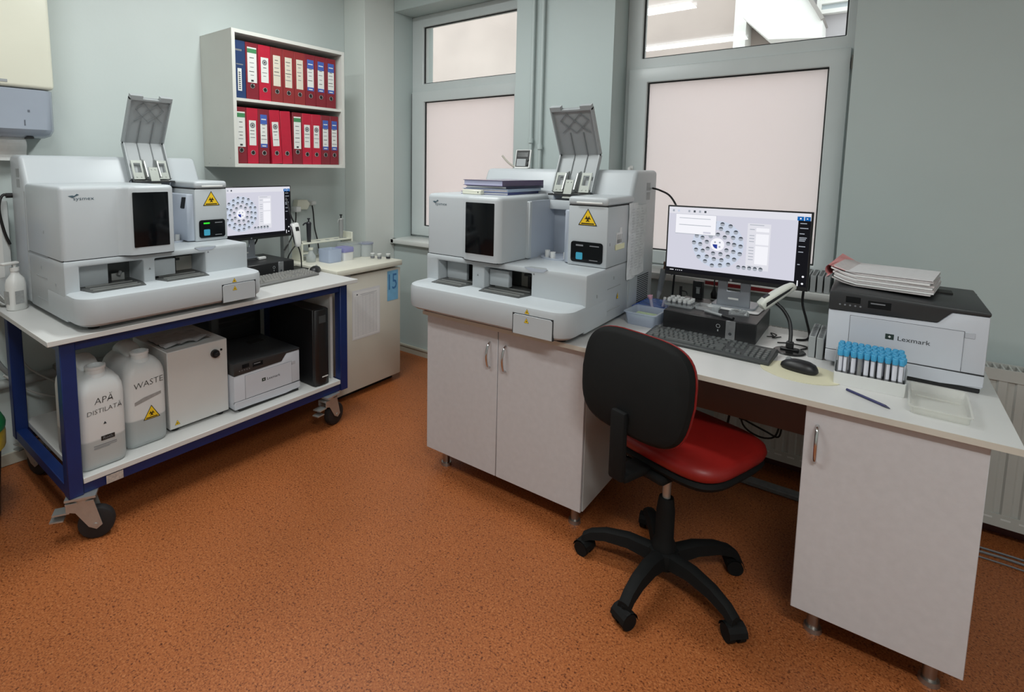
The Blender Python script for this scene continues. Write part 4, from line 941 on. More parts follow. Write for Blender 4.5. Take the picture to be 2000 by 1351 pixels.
t = thing('pump_unit', 'plain white metal pump box with a black knob beside the jerrycans', 'pump', (.62, -1.845, SH_Z))
BX = mat('white_metal', (206,206,204), .4, var=.015)
g = G(); g.box(-.18, .18, -.138, .138, .015, .37, .003, 1); obj('case', g, BX, t)
g = G(); g.cyl((.18, .075, .312), (.194, .075, .312), .019, n=20); g.cyl((.194, .075, .312), (.212, .078, .314), .011, .009, n=16); obj('knob', g, BLACK_P, t)
g = G(); g.cyl((.18, .108, .322), (.183, .108, .322), .005, n=12); obj('screw_cap', g, BLACK_P, t)
g = G(); g.face((.1805, -.105, .04), (0,1,0), (0,0,1)); warning_triangle(g, 0, 0, .024, .022, False); obj('warning_label', g, [YEL, BLK], t)
for fx in (-.15, .15):
    for fy in (-.105, .105): g = G(); g.cyl((fx, fy, 0), (fx, fy, .016), .017, .02, 14); obj('foot', g, BLACK_P, t)
t = thing('plastic_sleeve', 'crumpled papers in a clear plastic sleeve on the white pump box', 'papers', (.66, -1.88, SH_Z+.3705))
random.seed(21)
g = G(); n = 9; pts = [[(-.10+.2*i/n, -.09+.21*j/n, .002+.010*abs(math.sin(i*1.3+j*.7))+.012*(i > 6)*abs(math.sin(j))) for j in range(n+1)] for i in range(n+1)]
vs = [p for r in pts for p in r]; fs = [(i*(n+1)+j, (i+1)*(n+1)+j, (i+1)*(n+1)+j+1, i*(n+1)+j+1) for i in range(n) for j in range(n)]; g.add(vs, fs); g.add([(x, y, z-.002) for x, y, z in vs], [tuple(reversed(f)) for f in fs]); obj('sleeve', g, mat('sleeve_plastic', (196,198,200), .2, var=.1, vscale=30), t)

def tower(label, x0, x1, y0, y1, h, disp):
    t = thing('tower_unit', label, 'power supply' if disp else 'computer', ((x0+x1)/2, (y0+y1)/2, SH_Z)); X = (x1-x0)/2; Y = (y1-y0)/2
    g = G(); g.box(-X, X-.02, -Y, Y, 0, h, .004, 1); obj('case', g, BLACK_P, t)
    g = G(); g.prism([(X-.02, -Y), (X-.006, -Y+.004), (X, -Y*.3), (X, Y*.3), (X-.006, Y-.004), (X-.02, Y)], .002, h-.002, 'z', .003, 1); f = obj('front_panel', g, BLACK_P, t)
    if disp:
        g = G(); g.box(X-.001, X+.001, -Y*.45, Y*.45, h-.075, h-.035); obj('display', g, mat('lcd_grey', (62,66,68), .3), f)
        g = G(); g.box(X-.001, X+.0008, -Y*.1, Y*.7, .045, .051); obj('badge', g, WHITE_P, f)
    else:
        g = G(); g.box(X-.001, X+.001, -Y*.7, Y*.7, h-.09, h-.07); g.box(X-.001, X+.001, -Y*.7, Y*.7, h-.12, h-.10); obj('drive_bay', g, BLACK_M, f)
tower('slim black power supply tower at the right end of the cart shelf', .46, .885, -1.262, -1.165, .425, True)
tower('black computer tower standing behind the printer on the cart shelf', .17, .44, -1.60, -1.30, .43, False)
g = G()
for k in range(5): g.tube([(.40, -1.76+.02*k, .70), (.42, -1.75+.025*k, .66-.02*(k % 2)), (.40, -1.73+.02*k, .635), (.36, -1.74, .655+.01*k), (.30, -1.74, .70)], .004, 6)
g.cyl((.30, -1.74, .70), (.30, -1.74, .754), .004, n=6)
tag(obj('cable_bundle', g, CABLE), 'loops of black cable hanging behind the cart shelf above the pump box', 'cable')

# ================================================================= LEFT WALL: SOAP, DISPENSER, PIPE, BIN
t = thing('grey_case', 'plain grey metal case at the back left corner of the refrigerator top behind the scanner', 'case', (.15, -.932, .8287)); g = G(); g.box(-.02, .02, -.03, .012, 0, .165, .003, 1); obj('case', g, mat('case_grey', (128,132,132), .5, var=.03), t)
t = thing('usb_hub', 'small white adapter on top of the cart computer', 'adapter', (.36, -1.24, CART_Z+.0795), R(95)); g = G(); g.box(-.025, .025, -.011, .011, 0, .016, .003, 1); obj('adapter', g, WHITE_P, t); g = G(); g.tube([(-.025, 0, .006), (-.05, .004, .005), (-.085, .03, .005)], .003, 6); obj('lead', g, CABLE, t)
t = thing('soap_bottle', 'white pump bottle of hand gel at the left end of the cart top', 'bottle', (.30, -2.378, CART_Z+.0003), R(20))
g = G(); secs = []
for z, f in ((0, .9), (.004, 1), (.11, 1), (.135, .86), (.152, .5), (.16, .42), (.168, .42)): secs.append([(x*f, y*f, z) for x, y in superell(.062, .072, 2.4, 28)])
g.loft(secs); obj('bottle_body', g, WHITE_P, t)
g = G(); g.cyl((0, 0, .168), (0, 0, .184), .017, n=18); g.cyl((0, 0, .184), (0, 0, .20), .006, n=10); g.box(-.012, .012, -.052, .014, .198, .209, .003, 1); obj('pump_head', g, WHITE_P, t)
g = G(); g.prism([(-.0315, -.02), (-.0318, .02), (-.0312, .02), (-.0309, -.02)], .03, .09, 'z'); g.prism([(.0318, -.024), (.0323, .01), (.0315, .01), (.031, -.024)], .03, .085, 'z'); g.box(-.018, .012, -.0367, -.0362, .03, .085); obj('bottle_label', g, mat('label_silver', (158,160,160), .5, var=.1, vscale=80), t)

t = thing('towel_dispenser', 'cream paper towel dispenser with grey translucent lower cover high on the left wall', 'dispenser', (.0005, -2.33, 1.56))
g = G(); g.prism([(-.22, .215), (.165, .215), (.158, .95), (-.22, .95)], 0, .205, 'x', .016, 3); obj('upper_body', g, CREAM_P, t)
SMK = mat('smoky_cover', (150,158,170), .22, spec=.5, var=.03, vscale=8)
g = G(); secs = []
for z, d, e in ((.0, .13, .02), (.01, .175, .006), (.035, .20, 0), (.21, .20, 0)): secs.append([(x, y, z) for x, y in ((0, -.22), (d, -.22), (d, .12-e), (d-.012, .148-e), (d-.045, .165-e), (0, .165-e))])
g.loft(secs); o = obj('lower_cover', g, SMK, t)
g = G(); g.box(.1995, .2012, .06, .068, .11, .12); g.box(.1995, .201, .045, .05, .05, .075); obj('inner_part', g, mat('inner_part_grey', (96,102,112), .4), o)  # small grey blocks sitting proud of the cover face
g = G(); g.box(.2045, .207, -.04, -.005, .232, .244, .001, 1); obj('level_slot', g, GREY_P, t)
g = G(); g.box(.12, .165, .06, .085, -.006, .004); obj('cutter', g, BLACK_P, t)
g = G(); secs = []
for i in range(9): z = .004-.105*i/8; secs.append([(.09+.02*math.sin(i*.6), -.21, z), (.10+.02*math.sin(i*.6+1), .0, z-.004), (.095+.022*math.sin(i*.6+.4), .065+.012*i/8, z)])
for i in range(8):
    for j in range(2): g.add([secs[i][j], secs[i][j+1], secs[i+1][j+1], secs[i+1][j]], [(3, 2, 1, 0)])
obj('paper_towel', g, mat('tissue', (220,223,222), .9, var=.04, vscale=30), t)

t = thing('wall_cabinet', 'white wall box with a blue stripe at the far left edge behind the soap bottle', 'box', (.0005, -2.53, .80))
g = G(); g.box(0, .12, -.18, .185, .03, .48, .012, 2); obj('box', g, mat('wall_box_white', (204,208,208), .4), t)
g = G(); g.box(.12, .1215, .04, .155, .13, .40); obj('front_frame', g, WHITE_P, t)
g = G(); g.box(.1212, .1225, .05, .125, .15, .39); obj('blue_stripe', g, mat('stripe_blue', (66,120,186), .5), t)

g = G(); g.cyl((.045, -3.4, .43), (.045, -1.6, .40), .024, n=14); pipe = tag(obj('wall_pipe', g, mat('pipe_grey', (150,152,150), .5, var=.06)), 'thick grey pipe running low along the left wall behind the cart', 'pipe')
g = G(); g.cyl((.045, -2.17, .39), (.045, -2.17, .45), .033, n=14); g.cyl((.045, -2.17, .45), (.07, -2.165, .475), .012, n=10); g.torus(.0, .0, 4, 3) if False else None; g.box(.05, .075, -2.19, -2.15, .46, .472, .003, 1); obj('valve', g, mat('valve_brass_grey', (140,138,128), .35, .6), pipe)
g = G(); g.tube([(.075, -2.50, .78), (.085, -2.45, .62), (.08, -2.41, .52), (.075, -2.38, .47)], .011, 8); tag(obj('drain_hose', g, mat('hose_grey', (136,138,138), .5)), 'grey corrugated hose dropping behind the cart leg to the pipe', 'hose')
g = G(); g.tube([(.085, -2.40, .47), (.088, -2.30, .36), (.092, -2.20, .30), (.09, -2.14, .28), (.085, -2.10, .20)], .005, 6); g.tube([(.084, -2.36, .60), (.086, -2.30, .47), (.09, -2.19, .36), (.092, -2.16, .30), (.086, -2.20, .22)], .004, 6); tag(obj('white_cable', g, CABLE_W), 'white cables looping down the left wall behind the first jerrycan', 'cable')
g = G()
for k in range(4): g.tube([(.14+.02*k, -2.44, .84+.01*k), (.17+.02*k, -2.412, .8205+.004*k), (.20+.01*k, -2.40, .8225+.006*k), (.17, -2.43, .87+.01*k)], .004, 6)
tag(obj('thin_cables', g, mat('cable_grey', (170,172,170), .5)), 'thin grey cables behind the soap bottle on the cart top', 'cable')

t = thing('waste_bin', 'dark bin with a yellow bag and green lid at the left edge', 'bin', (.42, -2.645, 0))
g = G(); g.lathe([(.125, 0), (.135, .01), (.158, .36), (.162, .37), (.155, .372), (.13, .02)], 28); obj('bucket', g, mat('bin_dark', (34,38,42), .45, var=.05), t)
g = G(); g.lathe([(.160, .30), (.170, .305), (.172, .36), (.168, .395), (.163, .385), (.161, .31)], 28); obj('bin_bag', g, mat('bag_yellow', (206,176,40), .35, var=.1, vscale=30, bump=.4, bscale=40), t)
g = G(); g.lathe([(.172, .38), (.174, .40), (.150, .455), (.105, .49), (.04, .505), (.004, .507)], 28); obj('bin_lid', g, mat('lid_green', (34,128,74), .35, var=.05), t)

# ================================================================= ON THE REFRIGERATOR
FZ = .8284
t = thing('pipette_rack', 'white plastic pipette rack on the back of the refrigerator top', 'rack', (.24, -.70, FZ))
g = G(); g.box(-.055, .055, -.20, .205, .108, .118, .002, 1); obj('rack_plate', g, CREAM_P, t)
for yy, h in ((-.212, .13), (.205, .158)): g = G(); g.box(-.055, .055, yy, yy+.012, 0, h, .002, 1); obj('rack_side', g, CREAM_P, t)
g = G(); g.box(-.05, .05, -.20, -.12, .045, .053); obj('rack_step', g, CREAM_P, t)
for k in range(5): g = G(); g.cyl((.02, -.13+.075*k, .1182), (.02, -.13+.075*k, .119), .016, n=14); obj('hole_rim', g, GREY_P, t)
def pipette(label, loc, dark, h=.22):
    t = thing('pipette', label, 'pipette', loc, 0, 'pipettes in the rack'); B = mat('pipette_dark', (40,40,46), .4) if dark else mat('pipette_grey', (150,152,150), .4)
    g = G(); g.lathe([(.004, -.07), (.006, -.01), (.012, 0), (.014, .03), (.016, h*.55), (.018, h*.62), (.012, h*.66)], 14); obj('handle', g, B, t)
    g = G(); g.lathe([(.005, h*.66), (.005, h*.74), (.010, h*.745), (.010, h*.78)], 12); obj('plunger', g, BLACK_P if not dark else B, t)
    g = G(); g.tube([(0, -.006, h*.62), (0, -.03, h*.62), (0, -.045, h*.56)] if dark else [(0, -.006, h*.6), (0, -.022, h*.6), (0, -.026, h*.5)], .005, 8); obj('finger_hook', g, B, t)
pipette('black pipette at the left of the refrigerator rack', (.26, -.83, FZ+.12), True, .20)
pipette('grey pipette with black collar at the right of the refrigerator rack', (.26, -.56, FZ+.12), False, .21)
def lidded_box(name, label, loc, w, d, h, mbody, mlid, rz=0., lidh=.012):
    t = thing(name, label, 'box', loc, rz, 'plastic boxes on the refrigerator')
    sec = lambda f, z: [(x*f, y*f, z) for x, y in loop_pts(d, w, .012, 3)]
    g = G(); g.loft([sec(.93, 0), sec(.98, h), sec(.95, h), sec(.90, .004)]); obj('box_body', g, mbody, t)
    if mlid: g = G(); g.loft([sec(1.0, h), sec(1.02, h+.001), sec(1.02, h+lidh), sec(.97, h+lidh+.003)]); obj('box_lid', g, mlid, t)
lidded_box('plastic_box', 'bluish clear plastic box on the refrigerator, leftmost of the row', (.42, -.785, FZ), .11, .12, .085, BLUE_CLEAR, None)
lidded_box('plastic_box', 'white box with a purple lid between the clear boxes on the refrigerator', (.43, -.675, FZ), .085, .10, .055, WHITE_P, mat('lid_purple', (132,132,176), .4), lidh=.028)
lidded_box('plastic_box', 'large clear plastic box behind the purple-lidded one on the refrigerator', (.36, -.575, FZ), .115, .14, .085, FROST_P, CLEAR_P)
t = thing('plastic_tub', 'round clear plastic tub at the right of the boxes on the refrigerator', 'tub', (.42, -.475, FZ), 0, 'plastic boxes on the refrigerator')
g = G(); g.lathe([(.044, 0), (.049, .085), (.0475, .085), (.042, .003)], 24); obj('tub_body', g, FROST_P, t); g = G(); g.lathe([(.05, .0855), (.052, .087), (.052, .095), (.02, .097)], 24); obj('tub_lid', g, mat_glass('lid_violet_clear', (190,194,214), .7, 1.4, .6), t)
t = thing('reagent_bottle', 'small clear glass bottle with milky contents in the refrigerator rack', 'bottle', (.335, -.872, FZ), 0)
g = G(); g.lathe([(.028, 0), (.031, .004), (.031, .04), (.016, .058), (.013, .075), (.015, .078), (.012, .078), (.01, .058)], 20); obj('bottle_body', g, FROST_P, t); g = G(); g.lathe([(.0155, .0782), (.0155, .092), (.008, .093)], 16); obj('bottle_cap', g, CREAM_P, t)
def cup(label, loc, dark):
    t = thing('sample_cup', label, 'cup', loc, 0, 'small sample cups on the refrigerator'); g = G(); g.lathe([(.012, 0), (.014, .03), (.0125, .03), (.011, .004)], 16); obj('cup_body', g, FROST_P, t); g = G(); g.lathe([(.0142, .0302), (.015, .031), (.015, .036), (.006, .037)], 16); obj('cup_cap', g, WHITE_P, t)
    g = G(); g.lathe([(.0128, .004), (.0140, .005), (.0145, .017), (.0132, .018)], 16); obj('cup_label', g, INK_D if dark else INK, t)
cup('left of the two white-capped cups at the front corner of the refrigerator', (.53, -.515, FZ), False)
cup('right of the two white-capped cups at the front corner of the refrigerator', (.58, -.50, FZ), False)
cup('small cup with a dark band standing alone at the front corner of the refrigerator', (.625, -.462, FZ), True)

t = thing('wall_socket', 'white angled double power socket on the left wall with cables plugged in', 'socket', (.0005, -.715, 1.18))
g = G(); g.prism([(-.062, -.035), (.03, -.04), (.055, .0), (.03, .03), (-.05, .032)], 0, .055, 'x', .008, 2); obj('socket_box', g, CREAM_P, t)
g = G(); g.box(.0, .06, .062, .105, -.012, .02, .012, 3); obj('plug', g, WHITE_P, t)
g = G(); g.box(.02, .085, -.085, -.045, -.05, -.012, .006, 2); obj('plug', g, WHITE_P, t)
g = G(); g.tube([(.03, .085, -.012), (.035, .09, -.06), (.03, .105, -.18), (.035, .125, -.27), (.04, .13, -.349)], .0045, 8); obj('cable', g, CABLE, t)
g = G(); g.tube([(.05, -.065, -.05), (.055, -.07, -.10), (.08, -.10, -.16), (.15, -.18, -.22), (.18, -.25, -.28)], .0045, 8); obj('cable', g, CABLE, t)
g = G(); g.tube([(.20, -1.17, 1.16), (.21, -1.16, 1.06), (.20, -1.175, .98), (.17, -1.20, .93)], .005, 8); tag(obj('monitor_cable', g, CABLE), 'black cable hanging below the cart monitor', 'cable')

# ================================================================= ON THE DESK ANALYSER
A0 = Vector((1.50, -1.22, DESK_Z+.0195)); TZ = A0.z+.5253
def folder(label, cx, cy, rz, w, d, z, h, cover, pages, spine=True, cat='folder'):
    t = thing('folder', label, cat, (cx, cy, z), rz, 'folders on the desk analyser')
    g = G(); g.box(-w/2, w/2, -d/2, d/2, 0, .002); g.box(-w/2, w/2, -d/2, d/2, h-.002, h)
    if spine: g.box(w/2-.002, w/2, -d/2, d/2, .002, h-.002)
    obj('cover', g, cover, t); g = G(); g.box(-w/2+.004, w/2-.006, -d/2+.004, d/2-.004, .002, h-.002); obj('page_block', g, pages, t); return t
folder('blue folder lying lowest on the desk analyser', 1.745, -.80, R(6), .25, .33, TZ, .012, mat('folder_blue', (44,56,120), .3), PAPER)
folder('clear-sleeved folder in the middle of the pile on the desk analyser', 1.752, -.795, R(2), .25, .32, TZ+.0125, .014, mat('folder_ice', (168,184,206), .15), PGREY)
folder('navy binder under the top of the pile on the desk analyser', 1.76, -.785, R(-3), .24, .31, TZ+.027, .012, mat('folder_navy', (28,34,64), .3), PAPER)
f = folder('purple hardcover folder on top of the pile on the desk analyser', 1.755, -.79, R(-6), .245, .315, TZ+.0395, .026, mat('folder_purple', (88,74,106), .22, coat=.3), mat('pages_lilac', (176,178,204), .8))
g = G(); g.face((.02, -.01, .0262), (1,0,0), (0,1,0)); g.rect(-.04, .045, -.03, .03); obj('title_label', g, mat('label_lilac', (176,164,180), .6), f)
t = thing('plastic_block', 'flat cream plastic block at the front of the folder pile', 'block', (1.72, -.995, TZ), R(-3)); g = G(); g.box(-.055, .055, -.012, .016, 0, .022, .003, 1); obj('block', g, CREAM_P, t); g = G(); g.cyl((.04, -.0121, .011), (.04, -.0128, .011), .003, n=8); obj('screw', g, INK_D, t)
t = thing('digital_timer', 'small tilted digital thermometer with dark display on top of the desk analyser', 'thermometer', (1.625, -.415, A0.z+.6453), R(8))
g = G(); g.M = Matrix.Rotation(R(-14), 4, 'X'); g.box(-.045, .045, 0, .012, .004, .108, .002, 1); c = obj('case', g, WHITE_P, t)
g = G(); g.M = Matrix.Rotation(R(-14), 4, 'X'); g.box(-.04, .038, -.001, 0, .01, .104); obj('front_panel', g, BLACK_P, c)
g = G(); g.M = Matrix.Rotation(R(-14), 4, 'X'); g.box(-.034, .02, -.0016, -.0008, .014, .055); obj('keypad', g, GREY_P, c)
g = G(); g.M = Matrix.Rotation(R(-14), 4, 'X'); g.box(-.034, .03, -.0016, -.0008, .066, .092); obj('display', g, mat('lcd_dark', (52,54,54), .2), c)
g = G(); g.M = Matrix.Rotation(R(-14), 4, 'X'); [g.cyl((.03, -.001, z), (.03, -.006, z), .007, n=12) for z in (.025, .05)]; obj('button', g, BLACK_P, c)
g = G(); g.box(-.04, .04, -.012, .04, 0, .006, .002, 1); obj('foot', g, WHITE_P, t)
g = G(); g.tube([(1.42, -.30, 1.52), (1.47, -.30, 1.475), (1.52, -.30, 1.4535), (1.60, -.30, 1.4515)], .006, 8); tag(obj('beige_cord', g, mat('cord_beige', (176,172,162), .5)), 'beige cord sticking up behind the desk analyser near the thermometer', 'cord')
g = G(); g.M = AR_INV; g.tube([(2.329, -.36, 1.36), (2.36, -.34, 1.35), (2.41, -.33, 1.32), (2.46, -.35, 1.24), (2.47, -.36, 1.15), (2.46, -.37, 1.0), (2.45, -.36, .83), (2.46, -.37, DESK_Z+.006)], .0045, 8); obj('power_cord', g, CABLE, AR)

# ================================================================= DESK ITEMS
DZ = DESK_Z+.0003
# lidless bluish box and blue test tube rack beside the analyser
t = thing('plastic_box', 'open bluish plastic box on the desk left of the computer', 'box', (2.43, -.672, DZ), R(-2))
sec = lambda w, d, z: [(x, y, z) for x, y in loop_pts(w, d, .012, 3)]
g = G(); g.loft([sec(.115, .125, 0), sec(.13, .142, .052), sec(.142, .152, .053), sec(.142, .152, .057), sec(.128, .138, .057), sec(.112, .122, .003)]); obj('box_body', g, BLUE_CLEAR, t)
g = G(); g.box(-.05, .05, -.05, .05, .03, .034); obj('green_sponge', g, mat('sponge_green', (186,206,168), .9, var=.1, vscale=60), t)
t = thing('tube_rack', 'blue slatted test tube rack behind the open plastic box', 'rack', (2.415, -.485, DZ), R(-2))
RB = mat('rack_blue', (30,76,160), .35)
g = G(); g.box(-.075, .075, -.10, .10, 0, .004); [g.box(x-.003, x+.003, -.10, .10, .004, .045) for x in (-.072, .072)]; obj('rack_frame', g, RB, t)
for k in range(8): g = G(); y = -.095+.027*k; g.box(-.069, .069, y, y+.007, .036, .046); obj('slat', g, RB, t)
for k in range(7): g = G(); y = -.084+.027*k; g.box(-.069, .069, y, y+.012, .042, .044); obj('pale_divider', g, mat('divider_pale', (150,178,214), .4), t)
def glass_tube(label, loc, tilt, pink=False):
    t = thing('test_tube', label, 'test tube', loc, 0, 'clear tubes in the blue rack'); t.rotation_euler = tilt
    g = G(); g.lathe([(.002, 0), (.0055, .003), (.0065, .008), (.0065, .085), (.0055, .085), (.0055, .01)], 12); obj('tube_glass', g, mat_glass('tube_clear', (226,222,238), .8, 1.4, .7), t)
    if pink: g = G(); g.lathe([(.0085, .08), (.010, .084), (.012, .096), (.009, .097), (.007, .086)], 12); obj('tube_cap', g, mat('cap_pink', (222,170,190), .4), t); g = G(); g.lathe([(.006, .0855), (.006, .09), (.002, .091)], 10); obj('tube_stopper', g, mat('stopper_maroon', (86,34,60), .5), t)
    else: g = G(); g.lathe([(.0068, .078), (.0068, .086), (.003, .088)], 12); obj('tube_rim', g, WHITE_P, t)
glass_tube('tube with a pink cap in the blue rack', (2.425, -.545, DZ+.0045), (R(8), R(-10), 0), True)
glass_tube('left of the two clear tubes leaning in the blue rack', (2.448, -.52, DZ+.0045), (R(-4), R(10), 0))
glass_tube('right of the two clear tubes leaning in the blue rack', (2.468, -.50, DZ+.0045), (R(-6), R(11), 0))
t = thing('pipette', 'grey hand pipette standing beside the analyser vents behind the blue rack', 'pipette', (2.375, -.36, DZ), 0); t.rotation_euler = (0, R(9), 0)
PG = mat('pipette_pale', (160,164,166), .35)
g = G(); g.lathe([(.003, 0), (.004, .03), (.009, .06), (.012, .07), (.014, .16), (.016, .19), (.012, .195)], 14); obj('handle', g, PG, t)
g = G(); g.tube([(0, .0, .185), (.03, -.01, .19), (.045, -.014, .18)], .005, 8); obj('finger_hook', g, GREY_P, t)
g = G(); g.lathe([(.005, .195), (.005, .215), (.009, .217), (.009, .23)], 12); obj('plunger', g, mat('plunger_brown', (120,92,72), .5), t)

# on the desk computer: tray of cuvettes, cards, reader, marker
PZ = PC_T+.0005
t = thing('cuvette_tray', 'clear tray of small plastic cuvettes on the left of the desk computer', 'tray', (2.548, -.568, PZ), R(-4))
g = G(); sec2 = lambda f, z: [(x*f, y*f, z) for x, y in loop_pts(.125, .10, .012, 3)]; g.loft([sec2(.92, 0), sec2(1, .012), sec2(.98, .012), sec2(.9, .002)]); obj('tray', g, CLEAR_P, t)
random.seed(4); CU = mat_glass('cuvette_plastic', (238,240,240), .75, 1.4, .7)
for i in range(5):
    for j in range(4):
        c = thing('cuvette', 'small clear cuvette with a printed band in the tray on the desk computer', 'cuvette', (2.548+(-.042+.021*i)+random.uniform(-.002, .002), -.568+(-.03+.02*j), PZ+.0025), random.random(), 'cuvettes in the tray')
        g = G(); h = .026+.006*random.random(); g.lathe([(.006, 0), (.0075, .002), (.0085, h), (.0072, h), (.006, .003)], 10); obj('cup', g, CU, c)
        g = G(); g.lathe([(.0071, .006), (.0082, .0065), (.0086, .016), (.0076, .0165)], 10); obj('band', g, INK, c)
t = thing('cuvette_tray', 'empty clear plastic tray in front of the desk monitor stand', 'tray', (2.655, -.56, PZ), R(-3))
g = G(); sec3 = lambda f, z: [(x*f, y*f, z) for x, y in loop_pts(.09, .08, .01, 3)]; g.loft([sec3(.93, 0), sec3(1, .014), sec3(.975, .014), sec3(.9, .002)]); obj('tray', g, CLEAR_P, t)
t = thing('notepad', 'white pad with a dark edge lying under the desk monitor foot', 'pad', (2.745, -.43, PZ-.0004), R(-3))
g = G(); g.prism(loop_pts(.20, .20, .012), 0, .0036, 'z'); obj('pad', g, PAPER, t); g = G(); g.prism(loop_pts(.204, .204, .013), 0, .0018, 'z'); obj('edge', g, BLACK_P, t)
t = thing('glass_beaker', 'tiny clear beaker at the front of the desk computer', 'beaker', (2.70, -.635, PZ)); g = G(); g.lathe([(.012, 0), (.013, .03), (.012, .03), (.011, .003)], 14); obj('glass', g, CLEAR_P, t)
t = thing('marker_pen', 'black and grey marker lying at the front edge of the desk computer', 'pen', (2.735, -.665, PZ), R(62)); g = G(); g.cyl((0, -.05, .0072), (0, .0, .0072), .007, n=12); obj('cap', g, BLACK_P, t); g = G(); g.cyl((0, 0, .0072), (0, .085, .0072), .006, n=12); obj('barrel', g, GREY_P, t)
t = thing('plastic_bag', 'crumpled clear plastic bag in front of the desk monitor foot', 'bag', (2.775, -.575, PZ), R(10)); g = G(); n = 8; random.seed(8)
pts = [[(-.035+.075*i/n, -.02+.05*j/n, .004+.014*abs(math.sin(i*1.9+j*1.1))*(0 < i < n)*(0 < j < n)) for j in range(n+1)] for i in range(n+1)]; vs = [p for r in pts for p in r]; g.add(vs, [(i*(n+1)+j, (i+1)*(n+1)+j, (i+1)*(n+1)+j+1, i*(n+1)+j+1) for i in range(n) for j in range(n)]); g.add([(x, y, 0) for x, y, z in vs], [(i*(n+1)+j, i*(n+1)+j+1, (i+1)*(n+1)+j+1, (i+1)*(n+1)+j) for i in range(n) for j in range(n)]); obj('film', g, CLEAR_P, t)
t = thing('card_reader', 'upright black card reader behind the cuvette tray', 'reader', (2.57, -.39, PZ), R(-5)); g = G(); g.box(-.021, .021, -.01, .02, 0, .082, .003, 1); c = obj('case', g, BLACK_P, t); g = G(); g.box(-.003, .012, -.0112, -.0098, .025, .05); g.box(-.005, .014, -.0112, -.0098, .052, .055); obj('slot', g, GREY_P, c)
t = thing('usb_dongle', 'small black stick standing between the cuvettes and the card reader', 'stick', (2.498, -.40, PZ)); g = G(); g.box(-.006, .006, -.004, .004, 0, .05, .002, 1); obj('stick', g, BLACK_P, t); g = G(); g.tube([(.006, 0, .028), (.025, -.002, .026), (.034, -.006, .012)], .0035, 6); obj('tail', g, BLACK_P, t)
t = thing('small_plug', 'small black plug with a wire loop left of the desk monitor foot', 'plug', (2.628, -.345+.01, PZ-.0004)); g = G(); g.lathe([(.013, 0), (.015, .02), (.007, .04), (.004, .055)], 12); g.tube([(0, 0, .05), (-.004, .01, .075), (-.002, .02, .10)], .003, 6); obj('plug', g, BLACK_P, t)
g = G(); g.box(2.52, 2.84, -.0462, -.0452, .864, .882); tag(obj('red_tape', g, mat('tape_red', (128,28,32), .5)), 'red tape strip on the right window sill edge behind the desk monitor', 'tape')
g = G(); g.tube([(2.99, -.50, 1.02), (2.985, -.48, .93), (3.0, -.46, .86), (3.015, -.46, .80), (3.01, -.50, DZ+.005), (2.98, -.53, DZ+.005)], .0045, 8); tag(obj('monitor_cable', g, CABLE), 'black cable dropping from the right edge of the desk monitor', 'cable')
g = G(); g.tube([(2.88, -.55, DZ+.003), (2.90, -.53, DZ+.003), (2.885, -.49, DZ+.004), (2.91, -.52, DZ+.007), (2.90, -.56, DZ+.004), (2.925, -.52, DZ+.003)], .0022, 6); tag(obj('thin_cable', g, CABLE), 'thin tangled cable on the desk behind the scanner foot', 'cable')

# ---------------------------------------------------------------- grey sample racks
RG = mat('rack_grey', (158,162,163), .4, var=.03)
def sample_rack(label, loc, rz, grp, l=.205):
    t = thing('sample_rack', label, 'rack', loc, rz, grp)
    g = G(); g.box(-.0105, .0105, 0, l, 0, .078, .0015, 1); obj('rack_body', g, RG, t)
    for k in range(10): g = G(); y = .011+k*(l-.02)/9.3; g.cyl((0, y, .0782), (0, y, .0788), .0075, n=10); obj('tube_hole', g, mat('hole_dark', (96,99,100), .7), t)
for k, nm in enumerate(('left', 'right')): sample_rack('%s of the two grey sample racks standing beside the desk printer' % nm, (3.0435+.0245*k, -.715-.008*k, DZ), 0, 'grey racks beside the desk printer')
for k, nm in enumerate(('leftmost', 'second from left', 'third from left', 'rightmost')): sample_rack('grey sample rack on the right window sill, %s of the four' % nm, (2.955+.027*k, -.03, .8905), 0, 'grey racks on the window sill', .195)

# ---------------------------------------------------------------- white rack of capped blood tubes
t = thing('tube_rack', 'white plastic rack full of blue-capped tubes in front of the desk printer', 'rack', (3.21, -.884, DZ), R(1))
g = G(); sec4 = lambda w, d, z: [(x, y, z) for x, y in loop_pts(w, d, .006, 2)]; g.loft([sec4(.176, .138, 0), sec4(.178, .140, .04), sec4(.172, .134, .04), sec4(.172, .134, .004)]); obj('rack_body', g, WHITE_P, t)
g = G(); g.box(-.085, .085, -.066, .066, .026, .029); obj('insert_plate', g, mat('insert_white', (205,206,206), .5), t)
for s in (-1, 1): g = G(); g.box(s*.0875-.001, s*.0875+.001, -.06, .06, .04, .085); obj('rack_end', g, CLEAR_P, t)
CAPB = mat('cap_blue', (70,162,206), .38, var=.04); TG = mat_glass('blood_tube_glass', (214,216,220), .5, 1.4, .5); BLOOD = mat('dark_serum', (84,66,58), .3); SERUM = mat('yellow_serum', (150,138,52), .3); LBL = mat('tube_label', (214,216,226), .6)
